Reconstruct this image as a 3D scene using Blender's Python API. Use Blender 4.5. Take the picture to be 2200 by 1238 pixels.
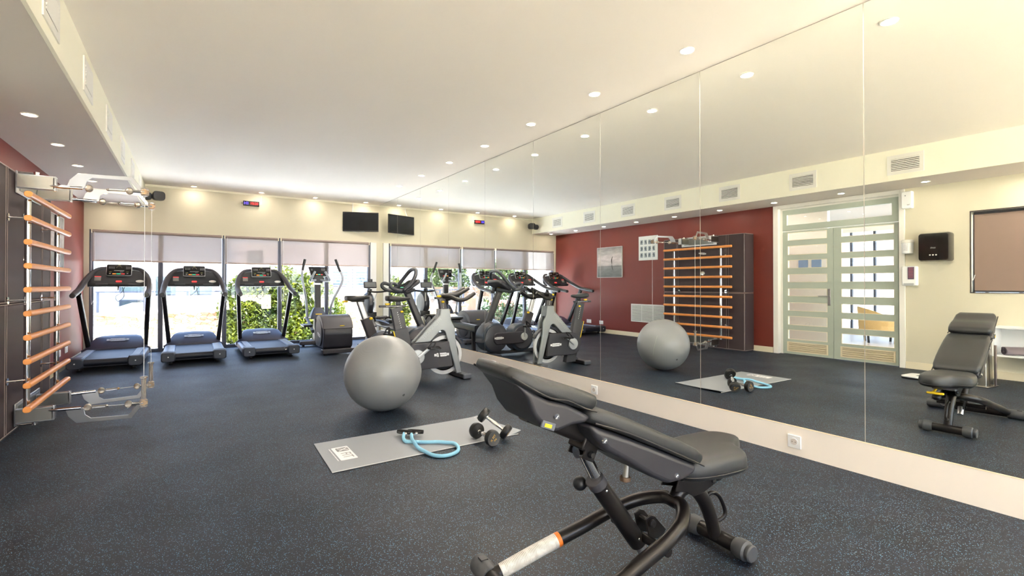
import bpy, bmesh, math, random
from mathutils import Vector, Matrix, Euler
random.seed(7)
for o in list(bpy.data.objects): bpy.data.objects.remove(o)
SC = bpy.context.scene
COL = SC.collection
PI = math.pi

# ---------------------------------------------------------------- camera
cam_d = bpy.data.cameras.new('camera')
cam = bpy.data.objects.new('camera', cam_d); COL.objects.link(cam)
cam.location = (0, 0, 1.1)
cam.rotation_euler = (PI/2 + 0.00708, 0, -0.58254)
cam_d.sensor_width = 36.0
cam_d.lens = 36*1050.7/2200
cam_d.shift_y = -14.46/2200
cam_d.clip_start = 0.02; cam_d.clip_end = 400
SC.camera = cam
SC.view_settings.view_transform = 'Standard'
SC.view_settings.look = 'None'
SC.view_settings.gamma = 1
SC.view_settings.use_curve_mapping = False
SC.view_settings.exposure = 1.76
SC.cycles.use_denoising = True
SC.cycles.max_bounces = 10
SC.cycles.diffuse_bounces = 5
SC.cycles.glossy_bounces = 6
SC.cycles.transmission_bounces = 8
SC.cycles.transparent_max_bounces = 16
SC.cycles.caustics_reflective = True
SC.cycles.caustics_refractive = False
SC.cycles.sample_clamp_indirect = 20.0

# ---------------------------------------------------------------- sky and sun
W = bpy.data.worlds.new('world'); SC.world = W; W.use_nodes = True
wn = W.node_tree.nodes; wl = W.node_tree.links; wn.clear()
w_out = wn.new('ShaderNodeOutputWorld'); w_bg = wn.new('ShaderNodeBackground')
w_tc = wn.new('ShaderNodeTexCoord'); w_sep = wn.new('ShaderNodeSeparateXYZ'); w_ramp = wn.new('ShaderNodeValToRGB')
wl.new(w_tc.outputs['Generated'], w_sep.inputs[0]); wl.new(w_sep.outputs['Z'], w_ramp.inputs[0])
w_ramp.color_ramp.elements[0].position = 0.0; w_ramp.color_ramp.elements[0].color = (0.86, 0.91, 1.0, 1)
w_ramp.color_ramp.elements[1].position = 0.7; w_ramp.color_ramp.elements[1].color = (0.40, 0.60, 1.0, 1)
wl.new(w_ramp.outputs[0], w_bg.inputs[0]); w_bg.inputs[1].default_value = 2.4
wl.new(w_bg.outputs[0], w_out.inputs[0])
sun_d = bpy.data.lights.new('sun', 'SUN'); sun_d.energy = 38; sun_d.angle = 0.009; sun_d.color = (1.0, 0.95, 0.88)
sun = bpy.data.objects.new('sun', sun_d); COL.objects.link(sun)
sun.rotation_euler = Vector((-0.62, 0.10, -0.77)).to_track_quat('-Z', 'Y').to_euler()
LAMP_POWER = 6.5
LAMP_COLOR = (1.0, 0.88, 0.76)

# ---------------------------------------------------------------- room numbers
XM, XL, YB, YR = 3.2627, -1.369, 9.92, -3.4
ZC, ZS, XB, ZM = 2.742, 2.367, -0.615, 0.189
ZW = 1.963

# ---------------------------------------------------------------- materials
def s2l(c):
    return tuple((v/12.92 if v <= 0.04045 else ((v+0.055)/1.055)**2.4) for v in [x/255 for x in c])
MATS = {}
def mat(name, rgb, rough=0.5, metal=0.0, bump=0.0, bscale=200, var=0.0, vscale=6, spec=0.5, coat=0.0, emit=None, estr=0, trans=0.0, alpha=1.0):
    if name in MATS: return MATS[name]
    m = bpy.data.materials.new(name); m.use_nodes = True; MATS[name] = m
    nt = m.node_tree; b = nt.nodes['Principled BSDF']; c = s2l(rgb)
    b.inputs['Base Color'].default_value = (*c, 1); b.inputs['Roughness'].default_value = rough
    b.inputs['Metallic'].default_value = metal; b.inputs['Specular IOR Level'].default_value = spec
    b.inputs['Coat Weight'].default_value = coat
    tc = nt.nodes.new('ShaderNodeTexCoord')
    nz = nt.nodes.new('ShaderNodeTexNoise'); nz.inputs['Scale'].default_value = vscale; nz.inputs['Detail'].default_value = 4
    nt.links.new(tc.outputs['Object'], nz.inputs['Vector'])
    mx = nt.nodes.new('ShaderNodeMix'); mx.data_type = 'RGBA'
    mx.inputs[6].default_value = (*[v*(1-var) for v in c], 1); mx.inputs[7].default_value = (*[min(1, v*(1+var)) for v in c], 1)
    nt.links.new(nz.outputs['Fac'], mx.inputs[0]); nt.links.new(mx.outputs[2], b.inputs['Base Color'])
    if bump > 0:
        n2 = nt.nodes.new('ShaderNodeTexNoise'); n2.inputs['Scale'].default_value = bscale; n2.inputs['Detail'].default_value = 3
        nt.links.new(tc.outputs['Object'], n2.inputs['Vector'])
        bp = nt.nodes.new('ShaderNodeBump'); bp.inputs['Strength'].default_value = bump; bp.inputs['Distance'].default_value = 0.002
        nt.links.new(n2.outputs['Fac'], bp.inputs['Height']); nt.links.new(bp.outputs[0], b.inputs['Normal'])
    if emit: b.inputs['Emission Color'].default_value = (*s2l(emit), 1); b.inputs['Emission Strength'].default_value = estr
    if trans: b.inputs['Transmission Weight'].default_value = trans; b.inputs['IOR'].default_value = 1.45
    if alpha < 1: b.inputs['Alpha'].default_value = alpha
    return m
def nodes_of(name):
    m = bpy.data.materials.new(name); m.use_nodes = True; MATS[name] = m
    return m, m.node_tree, m.node_tree.nodes['Principled BSDF'], m.node_tree.nodes.new('ShaderNodeTexCoord')
def N(nt, t, **kw):
    n = nt.nodes.new('ShaderNode'+t)
    for k, v in kw.items():
        if hasattr(n, k): setattr(n, k, v)
        else: n.inputs[k.replace('_', ' ')].default_value = v
    return n
def ramp(nt, src, stops):
    r = nt.nodes.new('ShaderNodeValToRGB'); nt.links.new(src, r.inputs[0])
    el = r.color_ramp.elements
    while len(el) < len(stops): el.new(0.5)
    for e, (p, c) in zip(el, stops): e.position = p; e.color = (*c, 1)
    return r.outputs[0]
def mixc(nt, fac, a, b, blend='MIX'):
    m = nt.nodes.new('ShaderNodeMix'); m.data_type = 'RGBA'; m.blend_type = blend
    for s, i in ((fac, 0), (a, 6), (b, 7)):
        if hasattr(s, 'is_linked'): nt.links.new(s, m.inputs[i])
        elif i == 0: m.inputs[0].default_value = s
        else: m.inputs[i].default_value = (*s, 1)
    return m.outputs[2]

# rubber floor with blue and grey flecks
def make_rubber():
    m, nt, b, tc = nodes_of('rubber_floor'); L = nt.links
    n1 = N(nt, 'TexNoise', Scale=3.0, Detail=5.0); L.new(tc.outputs['Object'], n1.inputs['Vector'])
    base = ramp(nt, n1.outputs['Fac'], [(0.3, s2l((19, 22, 33))), (0.7, s2l((27, 31, 45)))])
    n3 = N(nt, 'TexNoise', Scale=90.0, Detail=2.0); L.new(tc.outputs['Object'], n3.inputs['Vector'])
    gr = ramp(nt, n3.outputs['Fac'], [(0.35, (0.75, 0.75, 0.75)), (0.7, (1.25, 1.25, 1.25))])
    base = mixc(nt, 1.0, base, gr, 'MULTIPLY')
    for sc, th, colr in ((150.0, 0.25, s2l((92, 150, 186))), (215.0, 0.19, s2l((100, 100, 102))), (120.0, 0.16, s2l((136, 160, 176)))):
        v = N(nt, 'TexVoronoi', Scale=sc); L.new(tc.outputs['Object'], v.inputs['Vector'])
        ws = N(nt, 'TexWhiteNoise'); L.new(v.outputs['Color'], ws.inputs['Vector'])
        lt = N(nt, 'Math', operation='LESS_THAN'); L.new(v.outputs['Distance'], lt.inputs[0]); lt.inputs[1].default_value = th
        g2 = N(nt, 'Math', operation='GREATER_THAN'); L.new(ws.outputs['Value'], g2.inputs[0]); g2.inputs[1].default_value = 0.5
        mu = N(nt, 'Math', operation='MULTIPLY'); L.new(lt.outputs[0], mu.inputs[0]); L.new(g2.outputs[0], mu.inputs[1])
        base = mixc(nt, mu.outputs[0], base, colr)
    L.new(base, b.inputs['Base Color'])
    n2 = N(nt, 'TexNoise', Scale=2.2, Detail=4.0); L.new(tc.outputs['Object'], n2.inputs['Vector'])
    r = N(nt, 'MapRange'); L.new(n2.outputs['Fac'], r.inputs['Value']); r.inputs['To Min'].default_value = 0.42; r.inputs['To Max'].default_value = 0.62
    L.new(r.outputs[0], b.inputs['Roughness']); b.inputs['Specular IOR Level'].default_value = 0.36
    bp = N(nt, 'Bump', Strength=0.25, Distance=0.002); L.new(n3.outputs['Fac'], bp.inputs['Height']); L.new(bp.outputs[0], b.inputs['Normal'])
    return m
M_floor = make_rubber()
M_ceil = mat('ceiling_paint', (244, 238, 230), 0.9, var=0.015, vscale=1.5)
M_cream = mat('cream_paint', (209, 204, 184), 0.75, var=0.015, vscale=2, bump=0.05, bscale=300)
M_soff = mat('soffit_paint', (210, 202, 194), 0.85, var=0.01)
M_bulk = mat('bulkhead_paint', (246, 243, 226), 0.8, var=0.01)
M_red = mat('maroon_paint', (118, 46, 34), 0.5, var=0.05, vscale=1.2, bump=0.05, bscale=250)
M_base = mat('beige_board', (246, 238, 230), 0.55, var=0.01)
M_skirt = mat('cream_skirting', (232, 222, 196), 0.5)
M_white = mat('white_gloss', (236, 234, 228), 0.4)
M_whitep = mat('white_plastic', (238, 240, 242), 0.35)
M_alu_w = mat('window_post_white', (222, 222, 220), 0.45)
M_frame = mat('window_frame_grey', (84, 88, 100), 0.45, metal=0.2)
M_sage = mat('sage_door_paint', (176, 186, 174), 0.5, var=0.02)
M_doorgrille = mat('cream_grille', (226, 214, 186), 0.55)
M_black = mat('black_plastic', (30, 30, 33), 0.42, bump=0.05, bscale=400)
M_char = mat('charcoal_plastic', (58, 58, 64), 0.45, bump=0.08, bscale=500, var=0.03)
M_grey = mat('grey_plastic', (86, 90, 98), 0.42, bump=0.05, bscale=400)
M_blackmetal = mat('black_powdercoat', (34, 31, 31), 0.30, metal=0.35, bump=0.04, bscale=600)
M_leather = mat('black_leather', (42, 44, 46), 0.38, bump=0.35, bscale=900, var=0.05, vscale=20)
M_silverpaint = mat('silver_paint', (150, 155, 158), 0.38, metal=0.35, bump=0.12, bscale=900)
M_silver = mat('brushed_silver', (190, 190, 192), 0.28, metal=0.9)
M_chrome = mat('chrome', (225, 225, 228), 0.08, metal=1.0)
M_steel = mat('stainless_steel', (190, 186, 178), 0.25, metal=1.0)
M_railgrey = mat('treadmill_side_rail', (112, 126, 150), 0.36, metal=0.4)
M_belt = mat('treadmill_belt', (30, 34, 46), 0.45, bump=0.1, bscale=700)
M_wood = mat('beech_rung', (228, 148, 76), 0.35, var=0.12, vscale=14)
M_pad = mat('brown_leather_pad', (72, 60, 62), 0.5, spec=0.2, bump=0.12, bscale=700, var=0.06, vscale=3)
M_pipe = mat('pad_piping', (150, 136, 132), 0.45)
M_ball = mat('silver_ball_vinyl', (136, 139, 142), 0.30, var=0.03, vscale=3, coat=0.15)
M_mat = mat('grey_foam_mat', (150, 156, 164), 0.55, bump=0.15, bscale=600)
M_matedge = mat('mat_edge', (196, 196, 198), 0.6)
M_print = mat('white_print', (235, 236, 240), 0.5)
M_inkgrey = mat('grey_print', (140, 143, 146), 0.5)
M_gold = mat('gold_print', (226, 176, 72), 0.4)
M_yellow = mat('yellow_plastic', (232, 196, 30), 0.4)
M_orange = mat('orange_label', (226, 120, 40), 0.5)
M_blue = mat('light_blue_fabric', (140, 198, 228), 0.8, bump=0.6, bscale=250, var=0.15, vscale=160)
M_rubber = mat('black_rubber', (24, 24, 24), 0.38, bump=0.1, bscale=300)
M_greyrub = mat('grey_rubber', (74, 76, 80), 0.5, bump=0.1, bscale=300)
M_clear = mat('clear_acrylic', (236, 226, 214), 0.08, trans=0.72)
M_brass = mat('brass', (196, 152, 88), 0.3, metal=0.9)
M_label = mat('paper_label', (206, 206, 204), 0.6)
M_screen = mat('dark_screen', (16, 16, 19), 0.12)
M_towel = mat('mauve_towel', (128, 118, 122), 0.95, bump=0.8, bscale=220)
M_greyprint = mat('poster_ink', (128, 140, 146), 0.7)
M_wicker = mat('wicker', (206, 170, 110), 0.7, bump=0.6, bscale=120, var=0.2, vscale=60)
M_led_r = mat('led_red', (255, 30, 30), 0.5, emit=(255, 20, 24), estr=2.0)
M_led_b = mat('led_blue', (60, 50, 255), 0.5, emit=(70, 50, 255), estr=2.2)
M_key_o = mat('key_orange', (240, 140, 60), 0.5, emit=(240, 130, 50), estr=0.35)
M_key_g = mat('key_green', (60, 190, 150), 0.5, emit=(50, 190, 140), estr=0.35)
M_key_r = mat('key_red', (235, 70, 70), 0.5, emit=(230, 50, 50), estr=0.35)
M_key_w = mat('key_white', (150, 150, 150), 0.5)
M_lamp = mat('lamp_glow', (255, 240, 215), 0.5, emit=(255, 226, 178), estr=9)
M_seam = mat('mirror_seam', (196, 184, 176), 0.3)
M_stone = None
def mirror_mat():
    m, nt, b, tc = nodes_of('mirror_silver'); nt.nodes.remove(b)
    g = N(nt, 'BsdfGlossy', Roughness=0.0); g.inputs['Color'].default_value = (0.945, 0.97, 0.94, 1)
    nt.links.new(g.outputs[0], nt.nodes['Material Output'].inputs[0]); return m
M_mirror = mirror_mat()
def glass_mat(name='window_glass', tint=(0.93, 0.97, 0.97), refl=0.06):
    m, nt, b, tc = nodes_of(name); nt.nodes.remove(b)
    t = N(nt, 'BsdfTransparent'); t.inputs[0].default_value = (*tint, 1)
    g = N(nt, 'BsdfGlossy', Roughness=0.0); mx = N(nt, 'MixShader'); mx.inputs[0].default_value = refl
    nt.links.new(t.outputs[0], mx.inputs[1]); nt.links.new(g.outputs[0], mx.inputs[2]); nt.links.new(mx.outputs[0], nt.nodes['Material Output'].inputs[0]); return m
M_glass = glass_mat('window_glass', (0.66, 0.70, 0.74), 0.06)
M_clearglass = glass_mat('clear_glass', (0.95, 0.96, 0.95), 0.05)
M_doorglass = glass_mat('door_glass', (0.93, 0.93, 0.90), 0.05)
def blind_mat(name, rgb, see):
    m, nt, b, tc = nodes_of(name); nt.nodes.remove(b); c = s2l(rgb)
    d = N(nt, 'BsdfDiffuse'); d.inputs[0].default_value = (*c, 1)
    tl = N(nt, 'BsdfTranslucent'); tl.inputs[0].default_value = (*c, 1)
    t = N(nt, 'BsdfTransparent'); t.inputs[0].default_value = (0.92, 0.90, 0.92, 1)
    a = N(nt, 'MixShader'); a.inputs[0].default_value = 0.22; k = N(nt, 'MixShader'); k.inputs[0].default_value = see
    L = nt.links; L.new(d.outputs[0], a.inputs[1]); L.new(tl.outputs[0], a.inputs[2]); L.new(a.outputs[0], k.inputs[1]); L.new(t.outputs[0], k.inputs[2])
    L.new(k.outputs[0], nt.nodes['Material Output'].inputs[0]); return m
M_blind = blind_mat('sunscreen_fabric', (176, 168, 164), 0.24)
M_blind2 = blind_mat('brown_blind_fabric', (160, 140, 130), 0.0)

# ---------------------------------------------------------------- mesh helpers
def catmull(pts, sub=6, closed=False):
    P = [Vector(p) for p in pts]; n = len(P); out = []
    if n < 3: return P
    rng = range(n if closed else n-1)
    for i in rng:
        p0 = P[(i-1) % n] if (closed or i > 0) else P[0]*2-P[1]
        p1 = P[i]; p2 = P[(i+1) % n]; p3 = P[(i+2) % n] if (closed or i+2 < n) else P[-1]*2-P[-2]
        for k in range(sub):
            t = k/sub
            out.append(0.5*((2*p1)+(-p0+p2)*t+(2*p0-5*p1+4*p2-p3)*t*t+(-p0+3*p1-3*p2+p3)*t**3))
    if not closed: out.append(P[-1])
    return out
def rrect(w, h, r, k=4):
    r = min(r, w/2-1e-5, h/2-1e-5); out = []
    for cx, cy, a0 in ((w/2-r, h/2-r, 0), (-w/2+r, h/2-r, PI/2), (-w/2+r, -h/2+r, PI), (w/2-r, -h/2+r, 1.5*PI)):
        for i in range(k+1): a = a0+i/k*PI/2; out.append((cx+r*math.cos(a), cy+r*math.sin(a)))
    return out
class MB:
    def __init__(s): s.bm = bmesh.new()
    def loft(s, rings, caps=True, closed=False):
        bm = s.bm; V = [[bm.verts.new(p) for p in r] for r in rings]; n = len(V[0])
        for i in range(len(V) if closed else len(V)-1):
            a, b = V[i], V[(i+1) % len(V)]
            for j in range(n):
                try: bm.faces.new((a[j], a[(j+1) % n], b[(j+1) % n], b[j]))
                except ValueError: pass
        if caps and not closed:
            for r in (V[0][::-1], V[-1]):
                try: bm.faces.new(r)
                except ValueError: pass
        return s
    def box(s, c, d, rot=None, taper=None):
        M = Matrix.Translation(c)
        if rot: M = M @ (Euler(rot).to_matrix().to_4x4() if not isinstance(rot, Matrix) else rot.to_4x4())
        x, y, z = [v/2 for v in d]; P = []
        for dz in (-1, 1):
            k = taper if (taper and dz > 0) else 1
            P.append([M @ Vector((sx*x*k, sy*y*k, dz*z)) for sx, sy in ((-1, -1), (1, -1), (1, 1), (-1, 1))])
        return s.loft(P)
    def bb(s, x0, x1, y0, y1, z0, z1): return s.box(((x0+x1)/2, (y0+y1)/2, (z0+z1)/2), (abs(x1-x0), abs(y1-y0), abs(z1-z0)))
    def tube(s, pts, r, n=14, sub=6, closed=False, sec=None, caps=True, up=(0, 0, 1)):
        P = catmull(pts, sub, closed) if sub > 1 else [Vector(p) for p in pts]
        m = len(P); rs = r if isinstance(r, (list, tuple)) else None
        rings = []; nrm = None
        for i, p in enumerate(P):
            if closed: t = P[(i+1) % m]-P[(i-1) % m]
            else: t = P[min(i+1, m-1)]-P[max(i-1, 0)]
            t = t.normalized() if t.length > 1e-9 else Vector((0, 0, 1))
            if nrm is None:
                nrm = Vector(up)-t*t.dot(Vector(up))
                if nrm.length < 1e-3: nrm = Vector((1, 0, 0))-t*t.x
            else: nrm = nrm-t*t.dot(nrm)
            nrm.normalize(); b = t.cross(nrm)
            if rs:
                f = i/(m-1)*(len(rs)-1); k = min(int(f), len(rs)-2); rr = rs[k]+(rs[k+1]-rs[k])*(f-k)
            else: rr = r
            if sec: rings.append([p+b*(x*rr)+nrm*(y*rr) for x, y in sec])
            else: rings.append([p+b*(rr*math.cos(2*PI*j/n))+nrm*(rr*math.sin(2*PI*j/n)) for j in range(n)])
        return s.loft(rings, caps=caps, closed=closed)
    def cyl(s, a, b, r, n=20, r2=None): return s.tube([a, b], [r, r2 if r2 is not None else r], n=n, sub=1)
    def lathe(s, prof, c=(0, 0, 0), axis='z', n=32):
        rings = []
        for r, h in prof:
            ring = []
            for j in range(n):
                a = 2*PI*j/n; x, y = max(r, 1e-5)*math.cos(a), max(r, 1e-5)*math.sin(a)
                v = {'z': (x, y, h), 'x': (h, x, y), 'y': (x, h, -y)}[axis] if isinstance(axis, str) else None
                if v is None:
                    q = Vector((0, 0, 1)).rotation_difference(Vector(axis)); v = q @ Vector((x, y, h))
                ring.append(Vector(c)+Vector(v))
            rings.append(ring)
        return s.loft(rings)
    def ell(s, c, r, n=16, m=10, rot=None):
        R = Euler(rot).to_matrix() if rot else Matrix.Identity(3); rings = []
        for i in range(m+1):
            f = -PI/2+PI*i/m; cr = max(math.cos(f), 1e-4)
            rings.append([Vector(c)+R @ Vector((r[0]*cr*math.cos(2*PI*j/n), r[1]*cr*math.sin(2*PI*j/n), r[2]*math.sin(f))) for j in range(n)])
        return s.loft(rings)
    def prism(s, poly, axis, a0, a1):
        f = {'x': lambda p, a: (a, p[0], p[1]), 'y': lambda p, a: (p[0], a, p[1]), 'z': lambda p, a: (p[0], p[1], a)}[axis]
        return s.loft([[Vector(f(p, a0)) for p in poly], [Vector(f(p, a1)) for p in poly]])
    def ringp(s, outer, inner, axis, a0, a1):
        f = {'x': lambda p, a: (a, p[0], p[1]), 'y': lambda p, a: (p[0], a, p[1]), 'z': lambda p, a: (p[0], p[1], a)}[axis]
        Rr = [[Vector(f(p, a)) for p in q] for q, a in ((outer, a0), (outer, a1), (inner, a1), (inner, a0))]
        return s.loft(Rr, closed=True)
    def xf(s, M):
        bmesh.ops.transform(s.bm, matrix=M, verts=s.bm.verts); return s
    def build(s, name, m, parent=None, bevel=0.0, seg=2, ang=35, smooth=True, sub=0):
        bmesh.ops.recalc_face_normals(s.bm, faces=s.bm.faces)
        me = bpy.data.meshes.new(name); s.bm.to_mesh(me); s.bm.free()
        if smooth:
            me.polygons.foreach_set('use_smooth', [True]*len(me.polygons)); me.set_sharp_from_angle(angle=math.radians(ang))
        o = bpy.data.objects.new(name, me); COL.objects.link(o)
        for q in (m if isinstance(m, (list, tuple)) else [m]): me.materials.append(q)
        if parent: o.parent = parent
        if bevel > 0:
            bv = o.modifiers.new('bevel', 'BEVEL'); bv.width = bevel; bv.segments = seg; bv.limit_method = 'ANGLE'; bv.angle_limit = math.radians(ang); bv.harden_normals = False
        if sub: sv = o.modifiers.new('sub', 'SUBSURF'); sv.levels = sub; sv.render_levels = sub
        return o
def resample(poly, n):
    P = [Vector(p) for p in poly]; L = [(P[(i+1) % len(P)]-P[i]).length for i in range(len(P))]; T = sum(L); out = []
    for k in range(n):
        d = T*k/n; i = 0
        while d > L[i]+1e-9: d -= L[i]; i += 1
        out.append(P[i]+(P[(i+1) % len(P)]-P[i])*(d/L[i] if L[i] > 0 else 0))
    return out
def tag(o, label=None, cat=None, group=None, kind=None):
    if label: o['label'] = label
    if cat: o['category'] = cat
    if group: o['group'] = group
    if kind: o['kind'] = kind
    return o
def thing(name, label, cat, loc=(0, 0, 0), rz=0.0, group=None):
    o = bpy.data.objects.new(name, None); COL.objects.link(o); o.empty_display_size = 0.1
    o.location = loc; o.rotation_euler = (0, 0, rz); return tag(o, label, cat, group)
def struct(o): o['kind'] = 'structure'; return o
def dup(root, loc, rz=None, label=None, group=None):
    def cp(o, par):
        c = o.copy(); COL.objects.link(c); c.parent = par
        for ch in [x for x in KIDS.get(o.name, [])]: cp(ch, c)
        return c
    KIDS = {}
    for x in bpy.data.objects:
        if x.parent: KIDS.setdefault(x.parent.name, []).append(x)
    r = cp(root, None); r.location = loc
    if rz is not None: r.rotation_euler = (0, 0, rz)
    if label: r['label'] = label
    if group: r['group'] = group
    return r
def text(name, body, size, loc, rot, m, parent=None, ext=0.0004, sx=1.0, align='CENTER'):
    cu = bpy.data.curves.new(name, 'FONT'); cu.body = body; cu.size = size; cu.extrude = ext; cu.align_x = align; cu.align_y = 'CENTER'
    cu.resolution_u = 2
    o = bpy.data.objects.new(name, cu); COL.objects.link(o); o.location = loc; o.rotation_euler = rot; o.scale = (sx, 1, 1)
    me = bpy.data.meshes.new_from_object(o); me.name = name
    bpy.data.objects.remove(o); bpy.data.curves.remove(cu)
    o = bpy.data.objects.new(name, me); COL.objects.link(o); o.location = loc; o.rotation_euler = rot; o.scale = (sx, 1, 1)
    me.materials.clear(); me.materials.append(m)
    if parent: o.parent = parent
    return o
def frame_rot(xdir, zdir):
    x = Vector(xdir).normalized(); z = Vector(zdir).normalized(); y = z.cross(x).normalized(); x = y.cross(z)
    return Matrix((x, y, z)).transposed().to_euler()
LOGO = [(-.115, .017), (-.080, .017), (-.075, .026), (.070, .026), (.075, .017), (.115, .017), (.115, -.017), (.080, -.017), (.075, -.026), (-.070, -.026), (-.075, -.017), (-.115, -.017)]
def logo_plate(parent, loc, xdir, zdir, w=0.23, m=None, ink=None, name='brand_badge', lettering=True):
    """stepped plate carrying the maker's lettering, facing zdir, reading along xdir"""
    k = w/0.23; e = frame_rot(xdir, zdir)
    b = MB().prism([(x*k, y*k) for x, y in LOGO], 'z', 0, 0.002).build(name, m or M_print, parent, smooth=False)
    b.location = loc; b.rotation_euler = e
    if lettering: text('lettering', 'TECHNOGYM', 0.030*k, (0, -0.0005*k, 0.0024), (0, 0, 0), ink or M_black, b, sx=0.96)
    return b
# ================================================================ ROOM SHELL
def room():
    struct(MB().bb(XL-0.2, XM+0.2, YR-0.2, YB+0.16, -0.12, 0).build('floor', M_floor))
    struct(MB().bb(XL-0.2, XM+0.2, YR-0.2, YB+0.16, ZC, ZC+0.2).build('ceiling', M_ceil))
    # bulkhead along the left wall: pale face and soffit
    struct(MB().bb(XB-0.02, XB, YR, YB, ZS, ZC).build('trim_1', M_bulk))
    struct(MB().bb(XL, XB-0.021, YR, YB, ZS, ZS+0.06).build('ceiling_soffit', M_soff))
    # mirror wall
    struct(MB().bb(XM+0.008, XM+0.2, YR, YB, 0, ZC).build('wall_right', M_cream))
    struct(MB().bb(XM-0.004, XM+0.008, YR, YB, 0.0, ZM-0.004).build('baseboard_right', M_base, bevel=0.001))
    # left wall: maroon stretch, cream stretch with door and window openings
    struct(MB().bb(XL-0.2, XL, 4.28, YB, 0, ZC).build('wall_left', M_red))
    w = MB()
    w.bb(XL-0.2, XL, 4.20, 4.279, 2.33, ZC); w.bb(XL-0.2, XL, 2.56, 4.20, 2.33, ZC)
    w.bb(XL-0.2, XL, 1.89, 2.56, 0, ZC); w.bb(XL-0.2, XL, -0.4, 1.89, 0, 1.005); w.bb(XL-0.2, XL, -0.4, 1.89, 1.985, ZC); w.bb(XL-0.2, XL, YR, -0.4, 0, ZC)
    struct(w.build('wall_left', M_cream))
    struct(MB().bb(XL, XL+0.014, 4.29, YB, 0, 0.09).build('baseboard_left', M_skirt, bevel=0.002))
    struct(MB().bb(XL, XL+0.014, YR, 2.535, 0, 0.09).build('baseboard_left', M_skirt, bevel=0.002))
    # window wall: header band, jambs
    w = MB(); w.bb(XL-0.2, XM+0.2, YB, YB+0.16, ZW, ZC); w.bb(XL-0.2, -1.302, YB, YB+0.16, 0, ZW); w.bb(3.19, XM+0.2, YB, YB+0.16, 0, ZW)
    struct(w.build('wall_back', M_cream))
    struct(MB().bb(XL, XM, YB-0.012, YB-0.001, ZC-0.035, ZC-0.001).build('trim_2', M_bulk))
    struct(MB().bb(3.075, 3.19, YB-0.03, YB+0.06, 0, ZW).build('trim_3', M_alu_w, bevel=0.004))
    # rear wall behind the viewer; wide glazed opening added to let in more daylight
    w = MB(); w.bb(XL-0.2, XM+0.2, YR-0.2, YR, 2.6, ZC); w.bb(XL-0.2, XL+0.15, YR-0.2, YR, 0, 2.6); w.bb(XM-0.15, XM+0.2, YR-0.2, YR, 0, 2.6)
    struct(w.build('wall_front', M_cream))
    fr = MB()
    for x in (XL+0.17, 0.3, 1.6, XM-0.17): fr.bb(x-0.03, x+0.03, YR-0.12, YR-0.06, 0, 2.6)
    fr.bb(XL+0.15, XM-0.15, YR-0.12, YR-0.06, 0, 0.06); fr.bb(XL+0.15, XM-0.15, YR-0.12, YR-0.06, 2.54, 2.6)
    f = struct(fr.build('window_7', M_frame)); MB().bb(XL+0.15, XM-0.15, YR-0.093, YR-0.087, 0.06, 2.54).build('window_pane', M_clearglass, f)
room()

# floor to ceiling glazing: five bays
EDGE = [-1.302, -0.405, 0.505, 1.392, 2.225, 3.075]
for i in range(5):
    x0, x1 = EDGE[i], EDGE[i+1]; hw = 0.034
    a = x0 if i == 0 else x0; b = x1
    m = MB(); l0 = a if i == 0 else a+0.0; 
    m.bb(a+(0 if i == 0 else 0.001), a+(0.05 if i == 0 else hw), YB+0.005, YB+0.075, 0.0, ZW)
    m.bb(b-(0.05 if i == 4 else hw), b-(0 if i == 4 else 0.001), YB+0.005, YB+0.075, 0.0, ZW)
    m.bb(a, b, YB+0.01, YB+0.07, 0.0, 0.05); m.bb(a, b, YB+0.01, YB+0.07, ZW-0.05, ZW)
    f = struct(m.build('window_%d' % (i+1), M_frame, bevel=0.003))
    MB().bb(a+0.02, b-0.02, YB+0.037, YB+0.043, 0.04, ZW-0.03).build('window_pane', M_glass, f)
# small window in the left wall
f = MB(); f.bb(XL-0.18, XL-0.12, 1.83, 1.885, 1.01, 1.98); f.bb(XL-0.18, XL-0.12, -0.4, 1.83, 1.01, 1.06); f.bb(XL-0.18, XL-0.12, -0.4, 1.83, 1.93, 1.98)
f = struct(f.build('window_6', M_frame)); MB().bb(XL-0.153, XL-0.147, -0.4, 1.83, 1.06, 1.93).build('window_pane', M_glass, f)

# roller blinds
def roller_blind(x0, x1, label):
    t = thing('roller_blind', label, 'blind', ((x0+x1)/2, YB-0.03, 1.475), 0, 'sunscreen roller blinds on the glazed wall'); w = (x1-x0)/2
    MB().bb(-w, w, -0.0006, 0.0006, 0.0, 0.455).build('blind_fabric', M_blind, t)
    MB().tube([(-w, 0, 0.0), (w, 0, 0.0)], 0.012, n=10, sub=1).build('bottom_bar', mat('blind_bar', (176, 154, 142), 0.5), t)
    MB().tube([(-w, 0.0, 0.462), (w, 0.0, 0.462)], 0.022, n=12, sub=1).build('roller', mat('blind_roll', (150, 134, 128), 0.6), t)
    MB().bb(-w-0.014, -w, -0.022, 0.024, 0.43, 0.487).build('bracket', M_skirt, t); MB().bb(w, w+0.014, -0.022, 0.024, 0.43, 0.487).build('bracket', M_skirt, t)
    MB().tube([(-w-0.01, -0.026, 0.45), (-w-0.01, -0.026, -0.6), (-w+0.015, -0.026, -0.62), (-w+0.035, -0.026, -0.6), (-w+0.03, -0.026, 0.45)], 0.0028, n=6, sub=3).build('bead_chain', M_whitep, t)
    return t
roller_blind(-1.262, 0.462, 'wide grey-mauve roller blind pulled partway down behind the two left treadmills')
roller_blind(0.515, 1.352, 'narrow roller blind pulled partway down behind the rightmost treadmill')
roller_blind(1.412, 3.030, 'wide pinkish roller blind pulled partway down behind the elliptical trainer')
t = thing('roller_blind', 'brown roller blind closed over the small side window above the white wall shelf', 'blind', (XL-0.05, 0.75, 1.02))
MB().bb(-0.0006, 0.0006, -1.1, 1.115, 0.0, 0.94).build('blind_fabric', M_blind2, t)
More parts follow.
